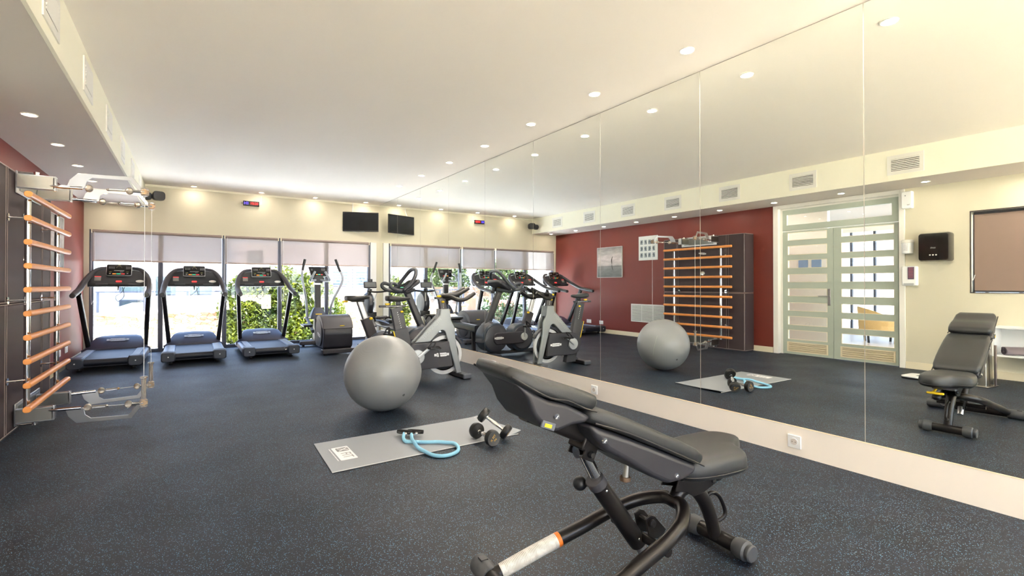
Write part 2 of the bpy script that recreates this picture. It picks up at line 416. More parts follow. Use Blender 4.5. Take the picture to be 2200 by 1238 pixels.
MB().tube([(0, -1.1, 0), (0, 1.115, 0)], 0.01, n=8, sub=1).build('bottom_bar', M_char, t)
MB().tube([(0, -1.1, 0.945), (0, 1.115, 0.945)], 0.017, n=8, sub=1).build('roller', M_char, t)
MB().tube([(0.02, 1.125, 0.93), (0.025, 1.128, 0.2), (0.03, 1.118, 0.15), (0.025, 1.105, 0.2)], 0.003, n=6, sub=3).build('bead_chain', M_whitep, t)
f = MB(); f.bb(XL-0.001, XL+0.004, -0.4, 1.893, 1.98, 1.993); f.bb(XL-0.001, XL+0.004, 1.882, 1.893, 1.0, 1.99); f.bb(XL-0.001, XL+0.004, -0.4, 1.893, 0.998, 1.008)
struct(f.build('trim_4', mat('dark_bead', (70, 62, 60), 0.6)))

# ---------------------------------------------------------------- mirror sheets
seams = [YB-0.004]
y = 9.98-1.1045
while y > YR: seams.append(y); y -= 1.0905
seams.append(YR)
names = ['far corner sheet by the glazed wall and the television', 'second sheet from the glazed wall', 'third sheet from the glazed wall', 'fourth sheet from the glazed wall',
 'sheet beside the upright bike', 'sheet behind the group cycle', 'sheet beyond the silver exercise ball', 'sheet showing the ladder bars and ball', 'nearest-but-one sheet, showing the double door', 'nearest sheet in view, showing the paper towel dispenser']
for i in range(len(seams)-1):
    a, b = seams[i+1]+0.0022, seams[i]-0.0022
    if b < -0.2: continue
    o = MB().bb(XM, XM+0.006, a, b, ZM, ZC-0.006).build('wall_mirror', M_mirror, smooth=False)
    tag(o, 'floor-to-ceiling mirror, '+names[min(i, 9)], 'mirror', 'mirror sheets covering the right wall')
sm = MB()
for s_ in seams[1:]: sm.bb(XM+0.002, XM+0.0078, s_-0.0021, s_+0.0021, ZM, ZC-0.005)
sm.bb(XM+0.0005, XM+0.0079, YR, YB, ZC-0.006, ZC-0.001)
struct(sm.build('trim_5', mat('mirror_joint', (186, 180, 172), 0.4)))
struct(MB().bb(XM-0.005, XM+0.0075, YR, YB, ZM-0.004, ZM-0.0003).build('trim_6', mat('mirror_channel', (250, 226, 196), 0.4)))

# ---------------------------------------------------------------- double door in the left wall
def doors():
    # white frame
    f = MB(); f.bb(XL-0.06, XL+0.02, 4.20, 4.28, 0, 2.365); f.bb(XL-0.06, XL+0.02, 2.535, 2.60, 0, 2.365); f.bb(XL-0.06, XL+0.02, 2.60, 4.20, 2.31, 2.365)
    struct(f.build('trim_7', M_white, bevel=0.004))
    f = MB(); f.bb(XL-0.14, XL-0.06, 4.165, 4.20, 0, 2.31); f.bb(XL-0.14, XL-0.06, 2.60, 2.625, 0, 2.31); f.bb(XL-0.14, XL-0.06, 2.625, 4.165, 2.285, 2.31)
    struct(f.build('trim_8', M_white))
    X0, X1 = XL-0.10, XL-0.055
    # transom panel
    def panel(y0, y1, z0, z1, holes, name, parent=None):
        # horizontal boards around rectangular glazed slots
        m = MB(); hs = sorted(holes); ya, yb = hs[0][2], hs[0][3]
        m.bb(X0, X1, y0, ya, z0, z1); m.bb(X0, X1, yb, y1, z0, z1); z = z0
        for h0, h1, _, _ in hs: m.bb(X0, X1, ya, yb, z, h0); z = h1
        m.bb(X0, X1, ya, yb, z, z1)
        return m.build(name, M_sage, parent)
    o = struct(panel(2.625, 4.165, 1.955, 2.285, [(2.045, 2.21, 2.70, 4.10)], 'window_8'))
    MB().bb(X0+0.018, X0+0.024, 2.70, 4.10, 2.045, 2.21).build('window_pane', M_doorglass, o)
    ZL = [(1.80, 1.92), (1.57, 1.715), (1.36, 1.49), (1.14, 1.265), (0.92, 1.04), (0.69, 0.82), (0.465, 0.605), (0.24, 0.39)]
    for i, (y0, y1, a, b) in enumerate(((3.425, 4.16, 3.51, 4.085), (2.63, 3.42, 2.675, 3.32))):
        d = struct(panel(y0, y1, 0.008, 1.945, [(z0, z1, a, b) for z0, z1 in ZL]+[(0.055, 0.19, a, b)], 'door_%d' % (i+1)))
        for z0, z1 in ZL:
            MB().bb(X0+0.018, X0+0.024, a, b, z0, z1).build('window_pane', M_doorglass, d)
            g = MB(); e = 0.006; g.bb(X1-0.012, X1+0.003, a, a+e, z0, z1); g.bb(X1-0.012, X1+0.003, b-e, b, z0, z1); g.bb(X1-0.012, X1+0.003, a+e, b-e, z0, z0+e); g.bb(X1-0.012, X1+0.003, a+e, b-e, z1-e, z1)
            g.build('glazing_bead', M_skirt, d)
        g = MB(); g.bb(X1-0.01, X1+0.008, a-0.012, a+0.01, 0.045, 0.2); g.bb(X1-0.01, X1+0.008, b-0.01, b+0.012, 0.045, 0.2); g.bb(X1-0.01, X1+0.008, a, b, 0.045, 0.062); g.bb(X1-0.01, X1+0.008, a, b, 0.183, 0.2)
        for k in range(4): g.box((X1-0.004, (a+b)/2, 0.079+k*0.029), (0.016, b-a, 0.019), rot=(0, 0.5, 0))
        g.build('vent_grille', M_doorgrille, d); MB().bb(X1-0.02, X1-0.014, a, b, 0.05, 0.195).build('grille_shadow_board', mat('grille_shade', (120, 106, 84), 0.8), d)  # darker sheet paints the shade seen between the grille slats
    d = bpy.data.objects['door_1']
    h = MB().bb(X1, X1+0.008, 3.462, 3.50, 0.79, 1.04).build('handle_plate', M_silver, d, bevel=0.003)
    MB().tube([(X1, 3.482, 0.93), (X1+0.05, 3.482, 0.93), (X1+0.052, 3.52, 0.93), (X1+0.052, 3.61, 0.93)], 0.009, n=10, sub=3).build('handle_lever', M_silver, h)
doors()

def downlight(x, y, z, label, group, power):
    t = thing('recessed_downlight', label, 'light', (x, y, z), 0, group)
    MB().lathe([(0.034, 0.0), (0.05, -0.001), (0.050, -0.006), (0.045, -0.008), (0.035, -0.004), (0.034, 0.0)], n=24).build('trim_ring', M_white, t)
    MB().lathe([(0, -0.0025), (0.034, -0.0025), (0.034, -0.001), (0, -0.001)], n=20).build('lamp', M_lamp, t)
    l = bpy.data.lights.new('downlight_beam', 'AREA'); l.shape = 'DISK'; l.size = 0.066; l.energy = power*0.55; l.color = LAMP_COLOR
    o = bpy.data.objects.new('downlight_beam', l); COL.objects.link(o); o.parent = t; o.location = (0, 0, -0.0045)
# ---------------------------------------------------------------- lobby beyond the door
def lobby():
    x0 = -6.2
    struct(MB().bb(x0, XL-0.2, 0.5, 7.0, -0.10, 0).build('floor', mat('lobby_stone', (196, 186, 178), 0.35)))
    struct(MB().bb(x0, XL-0.2, 0.5, 7.0, 2.6, 2.8).build('ceiling', mat('lobby_ceiling', (196, 186, 176), 0.8)))
    struct(MB().bb(x0, XL-0.2, 6.9, 7.0, 0, 2.6).build('wall_left', mat('lobby_wall', (222, 224, 222), 0.7)))
    struct(MB().bb(-3.1, -3.0, 4.2, 6.9, 0, 2.6).build('wall_left', mat('lobby_wall', (222, 224, 222), 0.7)))
    w = MB(); w.bb(x0-0.1, x0, 0.5, 7.0, 2.3, 2.6); w.bb(x0-0.1, x0, 0.5, 7.0, 0, 0.1)
    struct(w.build('wall_left', M_white))
    f = MB()
    for i in range(15): f.bb(x0-0.08, x0-0.02, 0.5+i*0.46, 0.54+i*0.46, 0.1, 2.3)
    f = struct(f.build('window_9', M_frame)); MB().bb(x0-0.053, x0-0.047, 0.5, 7.0, 0.1, 2.3).build('window_pane', M_glass, f)
    for i, (lx, ly) in enumerate(((-2.3, 4.9), (-2.3, 3.2), (-4.6, 2.6))): downlight(lx, ly, 2.6, 'added fill downlight in the lobby ceiling, %s from the door' % ['first', 'second', 'third'][i], 'added lobby fill downlights', LAMP_POWER*1.6)  # lamps added to brighten the lobby wall behind the door glass
    # wicker armchair
    t = thing('wicker_chair', 'round-backed honey wicker armchair in the lobby beyond the door glass', 'chair', (-4.5, 3.95, 0), -0.5)
    m = MB(); rings = []
    for k in range(17):
        a = -0.2*PI+k/16*1.4*PI; r = 0.33; h = 0.46+0.22*math.sin((k/16)*PI)
        rings.append([Vector((r*math.cos(a), r*math.sin(a), 0.22)), Vector((r*1.08*math.cos(a), r*1.08*math.sin(a), h)), Vector(((r-0.03)*1.08*math.cos(a), (r-0.03)*1.08*math.sin(a), h)), Vector(((r-0.03)*math.cos(a), (r-0.03)*math.sin(a), 0.22))])
    m.loft(rings).build('backrest', M_wicker, t)
    MB().lathe([(0, 0.24), (0.31, 0.24), (0.31, 0.34), (0.28, 0.37), (0, 0.37)]).build('seat', M_wicker, t)
    for sx, sy in ((1, 1), (1, -1), (-1, 1), (-1, -1)): MB().cyl((sx*0.2, sy*0.2, 0), (sx*0.22, sy*0.22, 0.32), 0.02).build('leg', M_black, t)
    for i, yy in enumerate((4.30, 4.53)):
        t = tag(MB().bb(-2.998, -2.98, yy, yy+0.16, 1.36, 1.60).build('framed_picture', [mat('picture_blue', (120, 150, 190), 0.5)]), ['small blue framed picture on the lobby wall, nearer the door', 'small blue framed picture on the lobby wall, deeper inside'][i], 'picture', 'small pictures in the lobby')
lobby()

# ---------------------------------------------------------------- downlights
ordn = ['nearest the viewer', 'second along', 'third along', 'fourth along', 'fifth along', 'sixth along', 'seventh along', 'eighth along', 'ninth along']
for k in range(9):
    downlight(2.897, 8.735-0.9375*k if k < 8 else 1.24, ZC, 'small round ceiling downlight in the row beside the mirror, %s from the television' % ['first', 'second', 'third', 'fourth', 'fifth', 'sixth', 'seventh', 'eighth', 'ninth'][k], 'downlights beside the mirror', LAMP_POWER)
for k in range(4): downlight(2.897, 0.30-0.94*k, ZC, 'ceiling downlight in the row beside the mirror, %s behind the viewer' % ['first', 'second', 'third', 'fourth'][k], 'downlights beside the mirror, behind the viewer', LAMP_POWER)
for i, (x, lab) in enumerate(((0.05, 'above the middle treadmill'), (1.06, 'above the digital clock'), (1.97, 'above the elliptical trainer'), (2.92, 'above the television'))):
    downlight(x, 9.72, ZC, 'small round ceiling downlight close to the glazed wall, '+lab, 'downlights along the glazed wall', LAMP_POWER*0.16)
for k in range(9):
    downlight(-1.0, 9.65-0.93*k, ZS, 'small round downlight in the low soffit, %s from the glazed wall' % ['first', 'second', 'third', 'fourth', 'fifth', 'sixth', 'seventh', 'eighth', 'ninth'][k], 'downlights in the soffit over the left wall', LAMP_POWER*0.11)
for k in range(4): downlight(-1.0, 1.28-0.93*k, ZS, 'soffit downlight over the small side window, %s from the door' % ['first', 'second', 'third', 'fourth'][k], 'soffit downlights near the viewer', LAMP_POWER*0.5)

# ---------------------------------------------------------------- air vents on the bulkhead
def air_vent(y, k, w=0.36, h=0.235):
    t = thing('air_vent', 'white louvred air vent on the bulkhead, %s from the glazed wall' % ['first', 'second', 'third', 'fourth', 'fifth', 'sixth', 'seventh'][k], 'air vent', (XB, y, 2.552), 0, 'louvred vents along the bulkhead')
    o = [(-w/2, -h/2), (w/2, -h/2), (w/2, h/2), (-w/2, h/2)]; i = [(-w/2+.04, -h/2+.045), (w/2-.04, -h/2+.045), (w/2-.04, h/2-.045), (-w/2+.04, h/2-.045)]
    MB().ringp(o, i, 'x', 0, 0.008).build('frame', M_white, t, smooth=False)
    MB().bb(0.0005, 0.0015, -w/2+.04, w/2-.04, -h/2+.045, h/2-.045).build('backing', M_black, t)
    for q in range(7): MB().box((0.006, 0, -h/2+.058+q*0.0205), (0.012, w-.082, 0.011), rot=(0, 0.5, 0)).build('louvre_blade', M_white, t)
for k, y in enumerate((8.92, 7.83, 6.72, 5.66, 4.57, 3.46, 2.29)): air_vent(y, k)

# ---------------------------------------------------------------- sockets and wall fittings
def socket(loc, axis, label, group=None, round_=True, w=0.082):
    t = thing('power_socket', label, 'socket', loc, {'-x': PI/2, '+x': -PI/2}[axis], group)
    MB().prism(rrect(w, 0.082, 0.006), 'y', -0.010, 0).build('plate', M_whitep, t, bevel=0.002) if False else MB().box((0, 0.005, 0), (w, 0.010, 0.082)).build('plate', M_whitep, t, bevel=0.003)
    if round_:
        MB().lathe([(0.022, 0.0), (0.0, 0.0)][::-1]+[(0.022, 0.002), (0.024, 0.002), (0.024, -0.001)], c=(0, 0.0105, 0), axis='y', n=24).build('socket_ring', M_whitep, t)
        MB().lathe([(0, 0), (0.0195, 0), (0.0195, 0.0006), (0, 0.0006)], c=(0, 0.0125, 0), axis='y', n=20).build('socket_recess', mat('socket_shadow', (206, 200, 196), 0.5), t)
        for dx in (-0.0095, 0.0095): MB().cyl((dx, 0.013, 0), (dx, 0.0138, 0), 0.0026, n=10).build('pin_hole', M_black, t)
    else:
        MB().box((0, 0.0112, 0), (w*0.72, 0.003, 0.05)).build('cover', M_white, t, bevel=0.001)
    return t
socket((XM-0.004, 5.35, 0.085), '-x', 'white wall socket in the mirror skirting near the group cycle', 'sockets in the mirror skirting')
socket((XM-0.004, 3.50, 0.09), '-x', 'white wall socket in the mirror skirting, beyond the bench headrest', 'sockets in the mirror skirting')
socket((XM-0.004, 1.635, 0.09), '-x', 'white round-pin wall socket in the mirror skirting right of the bench seat', 'sockets in the mirror skirting')
socket((XL, 8.665, 0.24), '+x', 'white double socket low on the maroon wall beside the left treadmill hood', 'sockets on the maroon wall', False, 0.15)
socket((XL, 8.25, 0.235), '+x', 'white double socket low on the maroon wall with a plugged-in cable', 'sockets on the maroon wall', False, 0.12)

# digital clock
t = thing('digital_clock', 'small black digital clock with blue and red figures high on the cream wall', 'clock', (0.915, YB-0.025, 2.555))
MB().box((0, 0, 0), (0.255, 0.04, 0.085)).build('case', M_black, t, bevel=0.004)
text('blue_digits', 'H1', 0.062, (-0.078, -0.0205, 0), (PI/2, 0, 0), M_led_b, t, sx=1.0)
text('red_digits', '10:20', 0.062, (0.045, -0.0205, 0), (PI/2, 0, 0), M_led_r, t, sx=0.95)
MB().tube([(0.125, 0.0, 0), (0.165, 0.01, 0.0), (0.165, 0.012, 0.155)], 0.004, n=6, sub=1).build('cable_conduit', M_whitep, t)
MB().cyl((-0.128, 0, 0), (-0.155, 0.01, 0), 0.005).build('screw_stub', M_black, t)

# television
t = thing('wall_television', 'black flat television angled out from the cream wall in the far corner', 'television', (2.842, 9.79, 2.352), -math.radians(20.5))
MB().box((0, 0, 0), (0.685, 0.035, 0.385)).build('casing', M_black, t, bevel=0.006)
MB().box((0, -0.018, 0.004), (0.66, 0.004, 0.35)).build('screen', M_screen, t)
MB().tube([(0, 0.018, 0), (0.0, 0.05, 0.0), (-0.03, 0.115, 0.0)], 0.018, n=8, sub=2).build('wall_arm', M_black, t)
MB().tube([(-0.16, 0.0, 0.19), (-0.16, 0.06, 0.3), (-0.16, 0.065, 0.385)], 0.006, n=6, sub=2).build('cable_conduit', M_whitep, t)
MB().tube([(-0.15, 0.0, -0.19), (-0.05, 0.01, -0.215), (0.08, 0.01, -0.19)], 0.003, n=6, sub=4).build('cable', M_whitep, t)

# loudspeaker pair under the bulkhead end
t = thing('wall_speaker', 'pair of black horn loudspeakers on a bracket at the bulkhead end by the glazed wall', 'speaker', (-0.44, 9.74, 2.525), 0.25)
MB().loft([[Vector((x*k, -0.13+0.15*q, z*k)) for x, z in rrect(0.17, 0.15, 0.05)] for q, k in ((0, 0.9), (0.25, 1.0), (0.8, 0.92), (1, 0.6))]).build('cabinet', M_black, t)
MB().loft([[Vector((-0.14+x*k, -0.05+0.13*q, -0.01+z*k)) for x, z in rrect(0.13, 0.13, 0.05)] for q, k in ((0, 0.8), (0.3, 1.0), (0.8, 0.9), (1, 0.55))]).build('cabinet', M_black, t)
MB().tube([(0, 0.0, 0), (-0.05, 0.1, 0.02), (-0.05, 0.165, 0.02)], 0.012, n=8, sub=3).build('bracket', M_black, t)

# artwork and exercise chart, air grille
t = thing('canvas_print', 'grey seascape print with a thin curved figure reflected in water on maroon wall', 'picture', (XL, 7.975, 1.605), -PI/2)
def art_mat():
    m, nt, b, tc = nodes_of('seascape_print'); L = nt.links
    s = N(nt, 'SeparateXYZ'); L.new(tc.outputs['Object'], s.inputs[0]); mr = N(nt, 'MapRange'); L.new(s.outputs['Z'], mr.inputs['Value'])
    mr.inputs['From Min'].default_value = -0.335; mr.inputs['From Max'].default_value = 0.335
    g = ramp(nt, mr.outputs[0], [(0.0, s2l((96, 98, 98))), (0.33, s2l((128, 130, 128))), (0.37, s2l((122, 124, 122))), (0.385, s2l((176, 170, 168))), (0.62, s2l((208, 198, 198))), (1.0, s2l((138, 136, 134)))])
    n = N(nt, 'TexNoise', Scale=5.0, Detail=6.0); mp = N(nt, 'Mapping'); mp.inputs['Scale'].default_value = (1, 1, 3); L.new(tc.outputs['Object'], mp.inputs[0]); L.new(mp.outputs[0], n.inputs['Vector'])
    v = ramp(nt, n.outputs['Fac'], [(0.3, (0.75, 0.75, 0.75)), (0.7, (1.15, 1.15, 1.15))])
    L.new(mixc(nt, 1.0, g, v, 'MULTIPLY'), b.inputs['Base Color']); b.inputs['Roughness'].default_value = 0.5; return m
MB().box((0, 0.01, 0), (0.765, 0.02, 0.67)).build('print_sheet', art_mat(), t)
MB().ringp([(-.39, -.342), (.39, -.342), (.39, .342), (-.39, .342)], [(-.381, -.333), (.381, -.333), (.381, .333), (-.381, .333)], 'y', 0.0, 0.026).build('thin_frame', M_label, t, smooth=False)
fg = MB(); fg.tube([(0.105, 0.021, 0.125), (0.085, 0.021, 0.09), (0.072, 0.021, 0.04), (0.08, 0.021, -0.04)], [0.004, 0.007, 0.012, 0.006], n=8, sub=5)
fg.tube([(0.08, 0.021, -0.05), (0.085, 0.021, -0.11), (0.108, 0.021, -0.175)], [0.004, 0.006, 0.004], n=8, sub=4); fg.build('curved_figure', mat('print_dark', (66, 62, 62), 0.6), t)
t = thing('exercise_chart', 'white exercise chart with twelve small pictures on the maroon wall by the ladder bars', 'poster', (XL, 6.875, 1.857), -PI/2)
MB().box((0, 0.004, 0), (0.50, 0.008, 0.50)).build('sheet', mat('poster_paper', (222, 228, 226), 0.5), t)
for r in range(3):
    for c in range(4):
        MB().box((-0.168+c*0.105, 0.0088, 0.125-r*0.135), (0.072, 0.0012, 0.098)).build('picture_tile', mat('poster_tile', (160, 172, 178), 0.6), t)
        q = MB(); q.tube([(-0.168+c*0.105, 0.0098, 0.16-r*0.135), (-0.168+c*0.105+(0.01 if (r+c) % 2 else -0.01), 0.0098, 0.125-r*0.135), (-0.168+c*0.105+(0.018 if c % 2 else -0.012), 0.0098, 0.088-r*0.135)], [0.006, 0.011, 0.006], n=6, sub=3)
        q.tube([(-0.195+c*0.105, 0.0098, 0.13-r*0.135), (-0.168+c*0.105, 0.0098, 0.142-r*0.135), (-0.142+c*0.105, 0.0098, 0.12-r*0.135)], 0.004, n=6, sub=1)
        q.build('exercise_drawing', mat('poster_drawing', (84, 96, 104), 0.6), t)
t = thing('return_air_grille', 'large white louvred return-air grille low on the maroon wall behind the ball', 'air grille', (XL, 6.89, 0.507), -PI/2)
w, h = 0.89, 0.375
MB().ringp([(-w/2, -h/2), (w/2, -h/2), (w/2, h/2), (-w/2, h/2)], [(-w/2+.02, -h/2+.02), (w/2-.02, -h/2+.02), (w/2-.02, h/2-.02), (-w/2+.02, h/2-.02)], 'y', 0, 0.014).build('frame', M_whitep, t, smooth=False)
MB().box((0, 0.001, 0), (w-.04, 0.001, h-.04)).build('backing', M_char, t)
for k in range(14): MB().box((0, 0.007, -h/2+.034+k*0.0237), (w-.042, 0.018, 0.014), rot=(0.45, 0, 0)).build('louvre_blade', mat('grille_white', (222, 226, 226), 0.5), t)
for x in (-0.15, 0.15): MB().box((x, 0.012, 0), (0.012, 0.006, h-.042)).build('mullion', M_whitep, t)

# fittings on the cream wall beside the door
def on_left(name, label, cat, y, z): return thing(name, label, cat, (XL, y, z), -PI/2)
t = on_left('air_freshener', 'tall white plastic dispenser at the top right of the door frame', 'dispenser', 2.50, 2.212)
MB().loft([[Vector((x, d, zz)) for x, zz in rrect(w_, h_, 0.012)] for d, w_, h_ in ((0, .115, .225), (.05, .115, .225), (.065, .10, .21))]).build('case', M_whitep, t)
MB().lathe([(0, 0), (0.007, 0), (0.007, 0.002), (0, 0.002)], c=(-0.012, 0.0655, 0.055), axis='y', n=12).build('lens', M_greyprint, t)
text('printed_word', 'hyp', 0.02, (0.02, 0.0665, -0.065), (PI/2, 0, PI), M_char, t)
t = on_left('wipes_tub', 'white round wipes tub on the cream wall, below the top dispenser', 'tub', 2.49, 1.60)
MB().lathe([(0, -0.095), (0.052, -0.095), (0.06, -0.09), (0.064, 0.045), (0, 0.045)], c=(0, 0.066, 0)).build('tub', M_whitep, t)
MB().lathe([(0, 0.046), (0.068, 0.046), (0.068, 0.075), (0.05, 0.086), (0, 0.09)], c=(0, 0.066, 0)).build('lid', M_white, t)
lb = MB(); 
for k in range(6): lb.box((0, 0.1308, 0.028-k*0.016), (0.045, 0.0012, 0.004))
lb.build('label_lines', mat('tub_print', (170, 165, 170), 0.6), t)
t = on_left('sanitiser_dispenser', 'white hand-sanitiser dispenser with a dark picture window, left of the bench reflection', 'dispenser', 2.475, 1.215)
MB().loft([[Vector((x, d, zz)) for x, zz in rrect(w_, h_, 0.012)] for d, w_, h_ in ((0, .155, .255), (.06, .155, .255), (.075, .142, .242))]).build('case', M_whitep, t)
MB().box((0.022, 0.0765, 0.035), (0.068, 0.003, 0.16)).build('window', mat('sanitiser_window', (92, 82, 104), 0.3), t)
lb = MB()
for k in range(7): lb.box((0.022, 0.0786, 0.10-k*0.02), (0.05, 0.0012, 0.007))
lb.build('label_lines', mat('sanitiser_print', (176, 96, 110), 0.5), t)
MB().box((0.0, 0.062, -0.112), (0.11, 0.05, 0.035)).build('push_lever', mat('lever_grey', (176, 180, 186), 0.4), t, bevel=0.006)
t = on_left('paper_towel_dispenser', 'large glossy black paper towel dispenser on the cream wall', 'dispenser', 2.20, 1.572)
MB().loft([[Vector((x, d, zz)) for x, zz in rrect(w_, h_, 0.03, 6)] for d, w_, h_ in ((0, .315, .36), (.12, .315, .36), (.165, .29, .335))]).build('case', mat('dispenser_gloss', (28, 27, 27), 0.1, coat=0.6), t)
text('printed_word', 'tork', 0.03, (0.0, 0.1662, -0.01), (PI/2, 0, PI), M_label, t)
for k in (-1, 0, 1): MB().lathe([(0, 0), (0.009, 0), (0.009, 0.0015), (0, 0.0015)], c=(k*0.03, 0.1655, -0.10), axis='y', n=12).build('printed_dot', M_label, t)
t = tag(MB().ringp([(0.55, 0.29), (1.645, 0.29), (1.645, 0.625), (0.55, 0.625)], [(0.572, 0.308), (1.623, 0.308), (1.623, 0.607), (0.572, 0.607)], 'x', XL, XL+0.28).bb(XL, XL+0.012, 0.56, 1.64, 0.30, 0.615).build('wall_shelf', M_whitep, bevel=0.001), 'open white box shelf on the cream wall under the small window', 'shelf')
t = thing('rolled_towel', 'mauve-grey rolled towel lying in the white wall shelf', 'towel', (XL+0.19, 1.50, 0.308+0.047))
sp = []
for k in range(64):
    a = k/63*3.4*2*PI; r = 0.008+0.036*k/63; sp.append((r*math.cos(a), r*math.sin(a)))
R_ = Matrix.Rotation(math.radians(-42), 4, 'Z'); out = [(r*math.cos(a), r*math.sin(a)) for a, r in [(2*PI*j/28, 0.046) for j in range(28)]]
MB().prism(out, 'y', -0.19, 0.075).xf(R_).build('roll', M_towel, t, bevel=0.008)
MB().tube([(x, 0.078, z) for x, z in sp], 0.0038, n=6, sub=1).xf(R_).build('spiral_edge', mat('towel_edge', (84, 74, 80), 0.95), t)
t = thing('waste_bin', 'tall stainless steel bin with a square foot on the floor behind the bench', 'bin', (-0.66, 1.64, 0), 0.15)
MB().loft([[Vector((x, y, z)) for x, y in rrect(w_, d_, 0.01)] for z, w_, d_ in ((0.015, .16, .15), (0.50, .13, .13))]).build('body', M_steel, t)
MB().box((0, 0, 0.0075), (0.23, 0.21, 0.015)).build('foot_plate', M_steel, t, bevel=0.004)
MB().cyl((-0.05, -0.1, 0.015), (-0.05, -0.1, 0.45), 0.012).build('side_tube', mat('bronze_tube', (120, 108, 104), 0.3, metal=0.9), t)
MB().box((0, 0, 0.51), (0.14, 0.14, 0.02)).build('lid', M_black, t, bevel=0.004)
t = thing('body_scale', 'flat white bathroom scale on the floor between the door and the bench reflection', 'scale', (-0.62, 2.16, 0), 0.1)
MB().prism(rrect(0.30, 0.28, 0.05), 'z', 0.0, 0.018).build('base', M_black, t)
MB().prism(rrect(0.30, 0.28, 0.05), 'z', 0.0185, 0.034).build('platform', M_whitep, t, bevel=0.004)
MB().prism(rrect(0.10, 0.045, 0.01), 'z', 0.0342, 0.036).build('display', M_greyprint, t)
# ================================================================ TREADMILL
def treadmill():
    t = thing('treadmill', 'x', 'treadmill', (0, 0, 0), 0, 'treadmills in front of the glazed wall')
    # base frame
    m = MB(); m.bb(-.345, .345, 0.06, 1.62, 0.055, 0.12); m.build('base_frame', M_char, t, bevel=0.01)
    for sx in (-1, 1):
        # side rail: silver foot rail sloping outwards
        r = MB(); r.prism([(0.235*sx, 0.165), (0.335*sx, 0.172), (0.375*sx, 0.15), (0.385*sx, 0.095), (0.36*sx, 0.075), (0.235*sx, 0.12)], 'y', 0.13, 1.2)
        s = r.build('side_rail', M_railgrey, t, bevel=0.004)
        MB().box((0.285*sx, 0.60, 0.1725), (0.075, 0.86, 0.006), rot=(0, -0.07*sx, 0)).build('foot_rail', mat('foot_rail_grip', (170, 182, 198), 0.4, bump=0.3, bscale=300), s, bevel=0.002)
        g = MB()
        for k in range(4): g.box(((0.262+k*0.016)*sx, 0.60, 0.1765+k*0.001), (0.004, 0.84, 0.002))
        g.build('grip_line', M_grey, s)
        c = MB(); c.loft([[Vector(((0.30+x)*sx, y, 0.115+z)) for x, z in rrect(w_, h_, 0.03)] for y, w_, h_ in ((-0.035, .14, .11), (-0.015, .165, .13), (0.14, .17, .135))])
        c = c.build('rear_cap', mat('rear_cap_plastic', (50, 56, 68), 0.4), t, ang=50)
        MB().lathe([(0, 0), (0.008, 0), (0.008, 0.003), (0, 0.003)], c=(0.30*sx, -0.038, 0.12), axis='y', n=12).build('cap_badge', M_print, c)
        MB().lathe([(0, 0), (0.03, 0), (0.034, 0.012), (0.02, 0.022), (0.012, 0.06), (0, 0.06)], c=(0.27*sx, 0.1, 0), n=20).build('foot', M_rubber, t)
        MB().lathe([(0, 0), (0.03, 0), (0.034, 0.012), (0.02, 0.022), (0.012, 0.06), (0, 0.06)], c=(0.27*sx, 1.45, 0), n=20).build('foot', M_rubber, t)
    # belt looping round the rear roller
    prof = [(0.02, 0.10)]
    for k in range(9): a = -PI/2-k/8*PI; prof.append((0.03+0.045*math.cos(a), 0.118+0.042*math.sin(a)))
    b = MB(); b.prism(prof+[(1.25, 0.16), (1.25, 0.10)], 'x', -0.232, 0.232).build('running_belt', M_belt, t, ang=40)
    # motor hood
    hood = MB(); rings = []
    for y, w_, z in ((1.10, 0.37, 0.175), (1.14, 0.35, 0.21), (1.30, 0.285, 0.315), (1.38, 0.27, 0.335), (1.58, 0.26, 0.325), (1.68, 0.25, 0.22)):
        rings.append([Vector((x, y, zz)) for x, zz in ((-0.385, 0.08), (-w_-0.03, 0.17 if z > .2 else z-.005), (-w_, z-0.02), (-w_+0.06, z), (0, z+0.008), (w_-0.06, z), (w_, z-0.02), (w_+0.03, 0.17 if z > .2 else z-.005), (0.385, 0.08))])
    h = hood.loft(rings).build('motor_hood', mat('hood_plastic', (56, 58, 76), 0.38, bump=0.05, bscale=400), t, bevel=0.006, ang=30)
    logo_plate(h, (0, 1.235, 0.288), (1, 0, 0), (0, -0.55, 0.83), w=0.26, m=mat('badge_pale', (190, 202, 216), 0.35))
    # uprights and handle arms
    for sx in (-1, 1):
        MB().tube([(0.325*sx, 1.24, 0.13), (0.385*sx, 0.82, 0.97)], 1.0, sub=1, sec=rrect(0.058, 0.09, 0.024, 4), up=(0, 1, 0)).build('upright', M_blackmetal, t)
        a = MB().tube([(0.385*sx, 0.40, 0.955), (0.39*sx, 0.62, 0.985), (0.39*sx, 0.88, 1.03), (0.375*sx, 1.12, 1.125), (0.33*sx, 1.32, 1.24), (0.25*sx, 1.42, 1.325), (0.15*sx, 1.45, 1.35)], [0.033, 0.037, 0.038, 0.036, 0.032, 0.025], n=16).build('handle_arm', M_char, t)
        MB().lathe([(0, -0.004), (0.024, -0.004), (0.03, 0.004), (0.032, 0.03), (0, 0.03)], c=(0.385*sx, 0.385, 0.953), axis='y', n=20).build('end_cap', M_black, a)
    # dashboard: a wide panel tilted towards the runner
    T = Matrix.Translation((0, 1.33, 1.215)) @ Matrix.Rotation(math.radians(62), 4, 'X')
    out = [(-.345, -.135), (-.20, -.145), (.20, -.145), (.345, -.135), (.36, -.06), (.345, .02), (.29, .09), (.19, .125), (0, .13), (-.19, .125), (-.29, .09), (-.345, .02), (-.36, -.06)]
    d = MB().prism(out, 'z', -0.045, 0.0).xf(T).build('dashboard', mat('dashboard_plastic', (48, 50, 54), 0.42, bump=0.05, bscale=400), t, bevel=0.012, ang=40)
